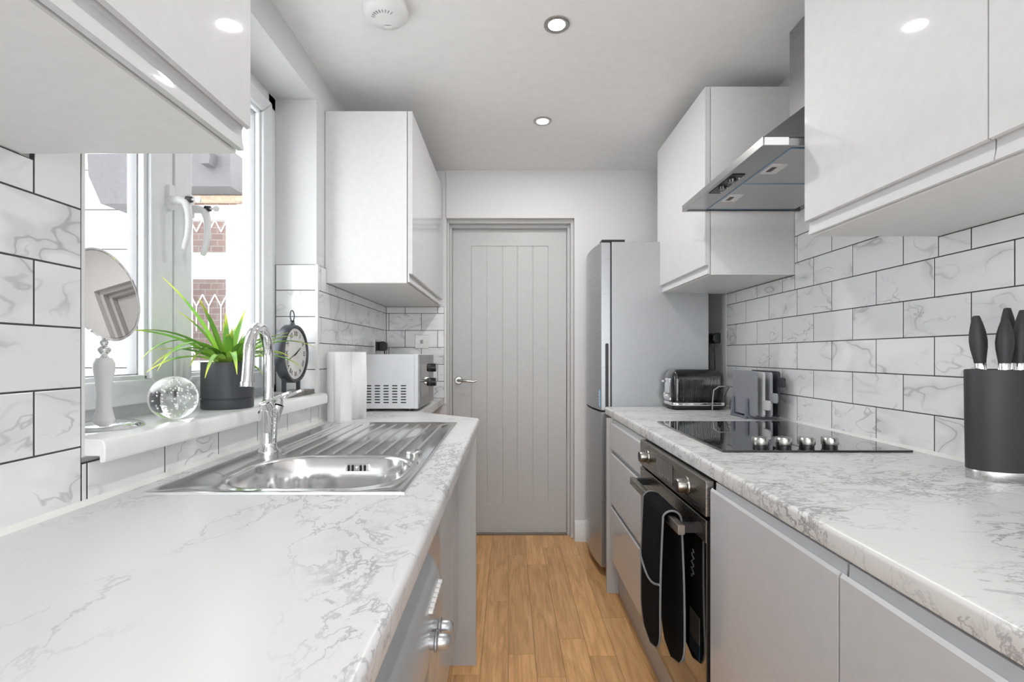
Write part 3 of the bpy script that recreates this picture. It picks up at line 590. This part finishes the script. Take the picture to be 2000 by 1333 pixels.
for yy in (1.245, 1.70): box('handle_bracket', 'blk', hb, .446, BX-.006, yy, yy+.02, .717, .738, smooth=0)

# double oven glove over the handle
gv = thing('oven_glove', 'black double oven glove with grey piping hanging over the oven handle', 'oven glove', (.44, 1.42, .32))
path = []
for k in range(21): path.append((.418-.004*math.sin(k/20*3.1), .33+(.725-.33)*k/20))
for k in range(1, 10): a = R(180-k*18); path.append((.4395+.0225*math.cos(a), .728+.021*math.sin(a)))
for k in range(21): path.append((.463+.004*math.sin(k/20*3.1), .725-(.725-.315)*k/20))
tot = len(path)-1; loops_o = []; loops_i = []; nw = 10; hw = .095
lens = [0]
for i in range(tot): lens.append(lens[-1]+math.dist(path[i], path[i+1]))
LT = lens[-1]; edgeA = []; edgeB = []
def gl_row(i, off):
    p = Vector((path[i][0], path[i][1])); a = Vector(path[max(i-1, 0)]); b = Vector(path[min(i+1, tot)]); t = (b-a).normalized(); n_ = Vector((-t.y, t.x))
    e = min(lens[i], LT-lens[i]); hw_ = hw*(math.sqrt(max(0, 1-(1-min(e/.085, 1))**2))*.97+.03)
    yc = 1.432-.045*(lens[i]/LT)
    th = off*(.55+.45*min(1, e/.02))
    return [(p.x+n_.x*th*(1 if abs(q) < nw else .3), yc+hw_*q/nw, p.y+n_.y*th*(1 if abs(q) < nw else .3)) for q in range(-nw, nw+1, 2)], yc, hw_
rows_o = []; rows_i = []
for i in range(tot+1):
    ro, yc, h_ = gl_row(i, .0055); ri, _, _ = gl_row(i, -.0055); rows_o.append(ro); rows_i.append(ri)
MB().ring([ro+ri[::-1] for ro, ri in zip(rows_o, rows_i)]).build('quilted_pad', 'fabric', gv, smooth=60)
ea = [((a[0]+b[0])/2 if 0 else a[0], a[1], a[2]) for a, b in ((r_[0], r_[0]) for r_ in rows_o)]; eb = [r_[-1] for r_ in rows_o]
MB().tube(ea+eb[::-1]+[ea[0]], .0030, 8, cap=False).build('piping', 'pipe', gv, smooth=60, label='grey edge piping')
sm = []
for q in range(0, 11):
    r_ = rows_o[12]; p = r_[q]; sm.append((p[0]-.004, p[1], p[2]-.03*math.sin(math.pi*q/10)-.02+.02*q/10))
MB().tube(sm, .0032, 8).build('pocket_seam', 'pipe', gv, smooth=60, label='grey pocket binding')
lb = box('care_label', 'white', gv, .4735, .4745, 1.315, 1.385, .385, .46, smooth=0, label='white and blue care label'); box('label_print', 'blue', lb, .4735, .4746, 1.315, 1.385, .345, .384, smooth=0)
MB().tube([(.4755, 1.36-.01*math.sin(k*1.9), .63-.006*k) for k in range(14)], .0018, 6).build('stitched_logo', 'white', gv, smooth=60, label='white stitched script')

# ------------------------------------------------------------------ hob
hb_ = thing('hob', 'black glass hob with four control knobs', 'hob', (.865, 1.66, ZT))
MB().prism(rrect(.597, 1.131, 1.362, 1.965, .006), 'z', ZT+.0005, ZT+.0065).build('glass_top', 'bglass', hb_, bevel=.0015)
for k in range(4):
    c = (.727+k*.067, 1.412, ZT+.0065)
    kn = MB().lathe([(0, 0), (.020, 0), (.0195, .007), (0, .007)], c, 28).build('control_knob', 'blk', hb_)
    MB().lathe([(0, .007), (.0215, .007), (.0225, .011), (.0222, .026), (.0205, .029), (0, .029)], c, 32).build('knob_cap', 'nick', kn, label='brushed metal knob cap')

# ------------------------------------------------------------------ fridge freezer
fg = thing('fridge_freezer', 'tall silver fridge freezer beside the end wall', 'fridge', (.77, 2.82, 0))
FY0, FY1, FZ = 2.578, 3.062, 1.768
box('cabinet', 'fr_side', fg, .545, 1.057, FY0, FY1, .02, FZ, bevel=.004)
def fdoor(z0, z1):
    pf = []
    for k in range(13):
        t = k/12; y = FY0+.001+(FY1-FY0-.002)*t; pf.append((.490-.024*(1-(2*t-1)**2), y))
    pl = [(.538, FY0+.001)]+[(.495, FY0+.001)]+pf[0:]+[(.538, FY1-.001)]
    return MB().prism(pl, 'z', z0, z1).build('door', 'fr_door', fg, smooth=30, bevel=.002, label='curved silver door')
d1 = fdoor(.878, FZ-.003); d2 = fdoor(.05, .868)
box('door_gasket', 'blk', fg, .537, .546, FY0+.004, FY1-.004, .05, FZ-.006, smooth=0, label='dark door gasket'); box('door_gap', 'blk', fg, .50, .54, FY0+.004, FY1-.004, .866, .880, smooth=0)
MB().prism(rrect(.511, .528, .885, 1.232, .007), 'y', FY0-.0015, FY0+.004).build('handle_recess', 'blk', d1, label='black recessed grip')
box('hinge_cover', 'blk', fg, .492, .615, FY0+.002, FY0+.06, FZ-.002, FZ+.012, bevel=.003, label='black hinge cover')
es = box('energy_sticker', 'bluep', d1, .4835, .4875, FY0+.018, FY0+.085, .895, .985, smooth=0, label='blue and white sticker'); 
for k in range(5): box('sticker_line', 'white', es, .4825, .4836, FY0+.022, FY0+.08, .905+k*.016, .911+k*.016, smooth=0)
for x_ in (.6, 1.0):
    for y_ in (2.62, 3.02): MB().cyl((x_, y_, 0), (x_, y_, .022), .02, n=14).build('foot', 'blk', fg)

# ------------------------------------------------------------------ toaster
to = thing('toaster', 'black ribbed toaster with chrome trim beside the fridge', 'toaster', (.94, 2.483, ZT))
TX0, TX1, TY0, TY1 = .808, 1.075, 2.405, 2.562
def tloop(ins, z, dx=0): return [(x, y, z) for x, y in rrect(TX0+ins+dx, TX1-ins, TY0+ins, TY1-ins, max(.03-ins, .012), 5)]
MB().ring([tloop(.012, ZT+.004), tloop(.004, ZT+.008), tloop(.002, ZT+.022)]).build('base', 'blk', to)
MB().ring([tloop(.0, ZT+.022), tloop(-.001, ZT+.026), tloop(-.001, ZT+.034), tloop(.001, ZT+.037)]).build('chrome_band', 'chrome', to)
MB().ring([tloop(.004, ZT+.037), tloop(.003, ZT+.15), tloop(.007, ZT+.175), tloop(.018, ZT+.192), tloop(.03, ZT+.198)]).build('shell', 'blkg', to, smooth=50)
for k in range(30):
    x = TX0+.037+k*.0068
    MB().tube([(x, TY0+.004, ZT+.05), (x, TY0+.003, ZT+.145), (x, TY0+.008, ZT+.168)], .0022, 5).build('rib', 'blkg', to, smooth=60)
for yy in (2.458, 2.51): box('slot', 'blk', to, TX0+.045, TX1-.045, yy-.012, yy+.012, ZT+.1965, ZT+.199)
box('end_plate', 'chrome', to, TX0-.001, TX0+.006, 2.445, 2.525, ZT+.045, ZT+.155, bevel=.002)
MB().tube([(TX0-.004, 2.43, ZT+.06), (TX0-.006, 2.43, ZT+.15)], .0045, 10).build('trim_bar', 'chrome', to)
box('lever', 'chrome', to, TX0-.028, TX0-.001, 2.47, 2.50, ZT+.135, ZT+.146, bevel=.003)
MB().cyl((TX0-.001, 2.47, ZT+.07), (TX0-.020, 2.47, ZT+.07), .019, .017, 24).build('browning_dial', 'chrome', to)
MB().tube([(1.0, 2.398, ZT+.004), (1.0, 2.394, ZT+.05), (1.005, 2.393, ZT+.1), (1.03, 2.392, ZT+.118), (1.085, 2.40, ZT+.118), (1.10, 2.45, ZT+.1), (1.11, 2.52, ZT+.05), (1.11, 2.56, ZT+.004)], .003, 8).build('power_cord', 'chan', to, smooth=60, label='grey power cord')

# socket with plugs beside the fridge
so = thing('wall_socket', 'white double socket in the dark gap behind the fridge', 'socket', (PR, 2.72, 1.26))
box('faceplate', 'white', so, PR-.009, PR, 2.655, 2.80, 1.225, 1.31, bevel=.002)
for k, yy in enumerate((2.69, 2.765)):
    pg = thing('plug', ('black plug in the wall socket, nearer the tiles' if k == 0 else 'black plug in the wall socket, deeper behind the fridge'), 'plug', (PR-.03, yy, 1.26), group='black plugs by the fridge')
    MB().prism([(1.235, PR-.0095), (1.29, PR-.0095), (1.292, PR-.03), (1.28, PR-.052), (1.25, PR-.055), (1.234, PR-.04)], 'x', yy-.02, yy+.02).xf(Matrix(((0, 0, 1, 0), (1, 0, 0, 0), (0, 1, 0, 0), (0, 0, 0, 1)))).build('plug_body', 'blk', pg, bevel=.005)
    MB().tube([(PR-.035, yy, 1.24), (PR-.037, yy, 1.2), (PR-.035, yy-.003, 1.12), (PR-.028, yy+.012, 1.04), (PR-.025, yy+.02, .93), (PR-.03, yy+.02, .91 if k == 0 else .6)], .0033, 8).build('cable', 'blk', pg, smooth=60)

# ------------------------------------------------------------------ chopping board rack
st = thing('board_rack', 'grey plastic rack holding chopping boards beside the hob', 'rack', (1.075, 2.13, ZT))
MB().box(1.012, 1.142, 2.085, 2.10, ZT, ZT+.014).box(1.012, 1.142, 2.215, 2.23, ZT, ZT+.014).box(1.012, 1.024, 2.085, 2.23, ZT, ZT+.01).box(1.13, 1.142, 2.085, 2.23, ZT, ZT+.01).build('base', 'stand', st, bevel=.002)
for yy in (2.085, 2.215):
    for k in range(5):
        x = 1.013+k*.0285; hh = .088 if k in (0, 4) else .05
        MB().prism([(x, ZT+.012), (x+.012, ZT+.012), (x+.009, ZT+hh), (x+.004, ZT+hh)], 'y', yy, yy+.015).build('fin', 'stand', st, bevel=.001)
for k, (mat, lab, hz0, hh) in enumerate((('board', 'slate grey chopping board at the front of the rack', None, .205), ('board2', 'pale grey chopping board with a low square handle', .045, .20), ('board4', 'mid grey chopping board with a handle just above the lowest one', .075, .20), ('board3', 'charcoal chopping board at the back of the rack', .14, .205))):
    x0 = 1.0275+k*.0285; x1 = x0+.0095
    prof = [(2.02, ZT+.012), (2.245, ZT+.012), (2.245, ZT+hh), (2.02, ZT+hh)]
    ln = .045 if k == 1 else .04
    ycut = 2.03-.004*k
    P = [(2.245, ZT+.0145), (2.245, ZT+hh-.008), (2.237, ZT+hh), (ycut+.008, ZT+hh), (ycut, ZT+hh-.008)]
    if hz0: P += [(ycut, ZT+hz0+.04), (ycut-ln+.006, ZT+hz0+.04), (ycut-ln, ZT+hz0+.034), (ycut-ln, ZT+hz0+.006), (ycut-ln+.006, ZT+hz0), (ycut, ZT+hz0)]
    P += [(ycut, ZT+.0225), (ycut+.008, ZT+.0145)]
    MB().prism(P, 'x', x0, x1).build('chopping_board', mat, bevel=.0015, label=lab, cat='chopping board', group='chopping boards in the rack')

# ------------------------------------------------------------------ knife block and knives
kc = (1.084, 1.075)
kb = thing('knife_block', 'oval charcoal knife block with a steel foot', 'knife block', (kc[0], kc[1], ZT))
def ov_lathe(prof, n=48): return MB().lathe(prof, (kc[0], kc[1], ZT), n, 'z', sx=.95, sy=.62)
ov_lathe([(0, 0), (.071, 0), (.072, .001), (.072, .021), (.0715, .022), (0, .022)]).build('foot_band', 'steel', kb, smooth=50, label='brushed steel foot')
ov_lathe([(0, .022), (.0725, .022), (.074, .12), (.0755, .236), (.0745, .240), (.069, .2405), (.068, .232), (0, .232)]).build('body', 'matb', kb, smooth=50)
ov_lathe([(0, .232), (.0685, .232), (.0685, .2375), (0, .2385)]).build('bristle_insert', 'blk', kb)
for k, (dx, dy, tilt, hh, lab) in enumerate(((-.034, .012, -5, .122, 'black-handled knife nearest the hob in the knife block'), (-.016, -.022, 1, .112, 'shorter black-handled knife at the front of the knife block'), (.040, .022, -2, .140, 'black-handled knife behind the shorter one in the knife block'), (.026, -.014, 3, .132, 'tallest black-handled knife on the right of the knife block'))):
    b = Vector((kc[0]+dx, kc[1]+dy, ZT+.2385)); kn = thing('knife', lab, 'knife', b, group='knives in the block')
    M_ = Matrix.Translation(b) @ Matrix.Rotation(R(tilt), 4, 'Y')
    MB().lathe([(0, 0), (.0115, 0), (.0115, .014), (.0105, .0165), (0, .0165)], (0, 0, 0), 20, sy=.8).xf(M_).build('ferrule', 'chrome', kn, smooth=40)
    pf = [(0, .016), (.0115, .016), (.0125, .025), (.0165, .05), (.0175, .066), (.016, .085), (.012, .105), (.008, .12), (.0065, .124), (0, .125)]
    MB().lathe([(r_, .016+(z-.016)*(hh-.016)/.109) for r_, z in pf], (0, 0, 0), 24, sy=.75).xf(M_).build('handle', 'matb', kn, smooth=60)
    MB().box(-.009, .009, -.001, .001, -.02, .001).xf(M_).build('blade', 'steel', kn, smooth=0)

# ------------------------------------------------------------------ kitchen roll, microwave, sockets
kr = thing('kitchen_roll', 'white kitchen paper roll standing between sink and microwave', 'kitchen roll', (-.705, 2.065, ZT))
MB().lathe([(.018, 0), (.050, 0), (.050, .285), (.018, .285), (.018, 0)], (-.706, 2.045, ZT), 40).build('roll', 'paper', kr, smooth=40)
sp = [(-.712+.0515*math.sin(R(a)), 2.045-.0515*math.cos(R(a))) for a in range(0, 100, 12)]+[(-.645, 2.07), (-.632, 2.085), (-.606, 2.083)]
rows = [[(x, y, ZT+.001) for x, y in sp], [(x+.004*(i/len(sp)), y, ZT+.15) for i, (x, y) in enumerate(sp)], [(x, y, ZT+.285) for x, y in sp]]
fs_ = MB().ring(rows, False, False, closed=False).build('loose_sheet', 'paper', kr, smooth=60); md = fs_.modifiers.new('th', 'SOLIDIFY'); md.thickness = .001

MX0, MX1, MY0, MY1, MZ0, MZ1 = -.742, -.432, 2.362, 2.80, .910, 1.174
mv = thing('microwave', 'white compact microwave with a dark front under the wall cabinet', 'microwave', (-.59, 2.58, ZT))
MB().box(MX0, MX1-.022, MY0, MY1, MZ0, MZ1).build('case', 'mw', mv, bevel=.003)
ft_ = box('front_frame', 'mw', mv, MX1-.022, MX1-.004, MY0-.001, MY1+.001, MZ0, MZ1+.001, bevel=.002)
dm = box('door', 'mwf', mv, MX1-.004, MX1+.003, MY0+.003, 2.66, MZ0+.003, MZ1-.003, bevel=.001, label='dark reflective door'); box('door_window', 'bglass', dm, MX1+.0025, MX1+.0035, MY0+.04, 2.62, MZ0+.05, MZ1-.05)
box('fascia', 'mwf', mv, MX1-.004, MX1+.003, 2.662, MY1, MZ0+.003, MZ1-.003, bevel=.001)
for zz in (1.10, 1.02):
    kn = MB().cyl((MX1+.003, 2.73, zz), (MX1+.028, 2.73, zz), .024, .022, 28).build('knob', 'blk', mv); box('pointer', 'white', kn, MX1+.0275, MX1+.029, 2.729, 2.731, zz, zz+.02)
for c in range(6):
    for r_ in range(7): MB().prism(rrect(MX0+.012+c*.042, MX0+.038+c*.042, MZ0+.028+r_*.0135, MZ0+.0335+r_*.0135, .0025, 3), 'y', MY0-.0008, MY0+.001).build('vent_slot', 'ink', mv, smooth=0)
for x_ in (MX0+.05, MX1-.05):
    for y_ in (MY0+.03, MY1-.04): MB().cyl((x_, y_, ZT), (x_, y_, MZ0+.001), .013, n=14).build('foot', 'blk', mv)
ls = thing('wall_socket', 'steel double socket on the tiles above the microwave', 'socket', (XL, 2.86, 1.20))
box('faceplate', 'socket', ls, XL, XL+.006, 2.80, 2.93, 1.178, 1.262, bevel=.0015); box('socket_insert', 'blk', ls, XL+.005, XL+.007, 2.815, 2.855, 1.195, 1.245)
lpg = thing('plug', 'black plug with cable in the socket above the microwave', 'plug', (XL+.03, 2.895, 1.21))
MB().prism([(XL+.0065, 1.195), (XL+.0065, 1.248), (XL+.03, 1.252), (XL+.05, 1.24), (XL+.053, 1.21), (XL+.04, 1.194)], 'y', 2.875, 2.915).build('plug_body', 'blk', lpg, bevel=.005)
MB().tube([(XL+.035, 2.895, 1.20), (XL+.036, 2.895, 1.15), (XL+.030, 2.89, 1.0), (XL+.03, 2.88, .905)], .0035, 8).build('cable', 'blk', lpg, smooth=60)
fs = thing('fused_switch', 'steel switch plate on the end wall tiles', 'switch', (-.545, YE, 1.20))
box('faceplate', 'socket', fs, -.588, -.502, YE-.006, YE, 1.212, 1.297, bevel=.0015)
box('rocker', 'chan', fs, -.554, -.536, YE-.009, YE-.005, 1.242, 1.266, bevel=.001)
for x_ in (-.577, -.513): MB().cyl((x_, YE-.0055, 1.254), (x_, YE-.0068, 1.254), .004, n=12).build('screw', 'nick', fs)

# ------------------------------------------------------------------ window sill things
ZS = 1.017
# mirror
mc = Vector((-.852, 1.03, ZS)); mi = thing('vanity_mirror', 'round tilting chrome vanity mirror on a white turned stem', 'mirror', mc)
MB().lathe([(0, 0), (.068, 0), (.07, .003), (.066, .008), (.058, .011), (.04, .013), (.02, .016), (0, .016)], mc, 40).build('base', 'chrome', mi, smooth=50)
MB().lathe([(0, .014), (.020, .014), (.018, .02), (.014, .04), (.0125, .07), (.015, .10), (.019, .122), (.019, .135), (.014, .147), (0, .147)], mc, 32).build('stem', 'white', mi, smooth=60, label='white turned stem')
MB().lathe([(0, .146), (.012, .146), (.006, .153), (.012, .162), (.0125, .166), (.006, .173), (.0085, .18), (.005, .186), (0, .19)], mc, 24).build('finial', 'chrome', mi, smooth=60)
nrm = Vector((.96, .05, .16)).normalized(); ctr = mc+Vector((0, 0, .28)); rot = nrm.to_track_quat('Z', 'Y').to_matrix().to_4x4(); M_ = Matrix.Translation(ctr) @ rot
MB().lathe([(0, -.022), (.05, -.02), (.085, -.012), (.098, -.002), (.1, .003), (.098, .006), (.094, .006), (.093, .003), (0, .003)], (0, 0, 0), 56).xf(M_).build('mirror_head', 'chrome', mi, smooth=40)
MB().lathe([(0, .0035), (.093, .0035), (.093, .0045), (0, .0045)], (0, 0, 0), 56).xf(M_).build('mirror_glass', 'mirror', mi)
# crystal ball
bc_ = Vector((-.793, 1.158, ZS+.0515)); cb = thing('crystal_ball', 'clear bubble glass paperweight ball on the sill', 'glass ball', bc_-Vector((0, 0, .0515)))
MB().sphere(bc_, .0512, 48, 32).build('ball', 'crystal', cb, smooth=80)
m = MB()
for k in range(90):
    v = Vector((random.gauss(0, 1), random.gauss(0, 1), random.gauss(0, 1))).normalized()*random.uniform(.015, .044)
    m.sphere(bc_+v, random.uniform(.0010, .0024), 8, 5)
m.build('air_bubble', 'bub', cb, smooth=80, kind='stuff', label='tiny silvery air bubbles')
# plant
pc = Vector((-.815, 1.42, ZS)); po = thing('potted_plant', 'spiky green plant in a slate grey pot on the sill', 'plant', pc)
MB().lathe([(0, 0), (.066, 0), (.068, .003), (.068, .026), (.0655, .0275), (.0655, .030), (.068, .032), (.068, .133), (.064, .133), (.062, .115), (0, .115)], pc, 48).build('pot', 'pot', po, smooth=40)
MB().lathe([(0, .114), (.0625, .114), (.0625, .118), (.03, .122), (0, .123)], pc, 28).build('soil', 'soil', po)
def leaf(az, ln, el, droop, wd, off=.015):
    n = 12; p = pc+Vector((off*math.cos(az), off*math.sin(az), .118)); e = el; rows = []; cur = p.copy()
    sd = Vector((-math.sin(az), math.cos(az), 0)); us = []
    for i in range(n+1):
        t = i/n; wv = wd*(.55+.45*min(1, t*4))*(1-max(0, (t-.35)/.65)**1.6)+.0004
        d_ = Vector((math.cos(az)*math.cos(e), math.sin(az)*math.cos(e), math.sin(e))); up = Vector((-math.cos(az)*math.sin(e), -math.sin(az)*math.sin(e), math.cos(e)))
        q = cur.copy(); q.x = max(q.x, -.918)
        rows.append([q-sd*wv+up*wv*.45, q, q+sd*wv+up*wv*.45, q-up*.0006]); us.append(t)
        cur = cur+d_*(ln/n); e -= droop/n
    o = MB().ring(rows).build('leaf', 'leaf', po, smooth=60)
    uv = o.data.uv_layers.new(name='UVMap'); vs_ = o.data.vertices
    for lp_ in o.data.loops:
        v = vs_[lp_.vertex_index].co+W[o]; uv.data[lp_.index].uv = (min(1, (v-p).length/(ln*.92)), 0)
spec = [(-100, .36, 34, 42, .0085), (-88, .33, 20, 45, .0085), (-112, .27, 60, 120, .008), (-80, .25, 45, 95, .008), (-70, .28, 30, 75, .0075), (-120, .2, 70, 40, .008), (-60, .2, 55, 60, .009), (-40, .2, 62, 70, .01), (-20, .19, 50, 80, .01), (0, .17, 55, 70, .011), (20, .2, 50, 75, .01),
        (45, .22, 48, 70, .0095), (70, .28, 40, 40, .0085), (80, .30, 28, 50, .008), (95, .27, 45, 60, .0085), (60, .25, 30, 70, .009), (110, .22, 62, 50, .008), (-95, .22, 72, 25, .0085), (30, .16, 75, 30, .01), (-50, .17, 76, 20, .01), (90, .2, 74, 20, .009), (130, .14, 78, 15, .009), (-140, .2, 80, 12, .008), (180, .12, 82, 10, .009), (-75, .14, 65, 130, .008), (-30, .15, 35, 80, .01), (10, .13, 25, 90, .0095), (75, .18, 55, 110, .008), (-105, .31, 45, 60, .008), (-66, .16, 82, 10, .009), (50, .15, 80, 15, .009), (100, .33, 36, 60, .0075), (-92, .30, 50, 110, .0085), (-84, .36, 30, 62, .0085), (-98, .24, 30, 40, .009), (-55, .24, 42, 100, .009), (62, .32, 42, 66, .0085), (84, .24, 60, 95, .0085), (5, .2, 68, 60, .011), (-15, .22, 70, 40, .01), (-108, .3, 66, 30, .008), (35, .26, 58, 50, .0095)]
for az, ln, el, dr_, wd in spec: leaf(R(az), ln*(.72 if abs(az) < 52 else 1), R(el), R(dr_), wd)
# clock
ck = thing('mantel_clock', 'round dark grey station-style clock on a stand', 'clock', (-.82, 1.84, ZS))
cc = Vector((-.825, 1.832, ZS+.158)); cr_ = .106
MB().lathe([(0, -.004), (cr_, -.004), (cr_+.003, .0), (cr_+.003, .026), (cr_, .033), (cr_-.008, .033), (cr_-.010, .026), (0, .026)], cc, 56, 'x').build('case', 'clockb', ck, smooth=40)
fc = MB().lathe([(0, .026), (cr_-.011, .026), (cr_-.011, .0275), (0, .0275)], cc, 48, 'x').build('dial', 'clockf', ck, label='off-white dial with roman numerals')
nums = ['XII', 'I', 'II', 'III', 'IIII', 'V', 'VI', 'VII', 'VIII', 'IX', 'X', 'XI']; ax = Matrix(((0, 0, 1, 0), (1, 0, 0, 0), (0, 1, 0, 0), (0, 0, 0, 1)))
for k, t in enumerate(nums):
    a = R(30*k); M_ = Matrix.Translation(cc+Vector((.0282, .074*math.sin(a), .074*math.cos(a)))) @ ax @ Matrix.Rotation(-a, 4, 'Z')
    text_mb(t, .026).xf(M_).build('numeral', 'ink', fc, smooth=0)
for a, ln, wd in ((R(62), .045, .003), (R(250), .066, .002)):
    M_ = Matrix.Translation(cc+Vector((.029, 0, 0))) @ Matrix.Rotation(-a, 4, 'X'); MB().prism([(-wd, -.012), (wd, -.012), (wd*.4, ln), (-wd*.4, ln)], 'x', 0, .001).xf(M_).build('hand', 'ink', fc, smooth=0)
MB().tube([tuple(cc+Vector((.015, 0, cr_))), tuple(cc+Vector((.015, 0, cr_+.012))), tuple(cc+Vector((.015, 0, cr_+.018)))], [.012, .007, .009], 16).build('crown', 'clockb', ck)
MB().tube([tuple(cc+Vector((.015, .017*math.sin(2*math.pi*k/20), cr_+.036-.02*math.cos(2*math.pi*k/20)))) for k in range(21)], .0022, 8, cap=False).build('hanging_ring', 'clockb', ck, smooth=60)
box('foot_bar', 'base', ck, -.86, -.775, 1.725, 1.955, ZS, ZS+.018, bevel=.002, label='weathered grey base')
for yy in (1.775, 1.895): box('support', 'clockb', ck, -.822, -.808, yy-.004, yy+.004, ZS+.017, ZS+.075)
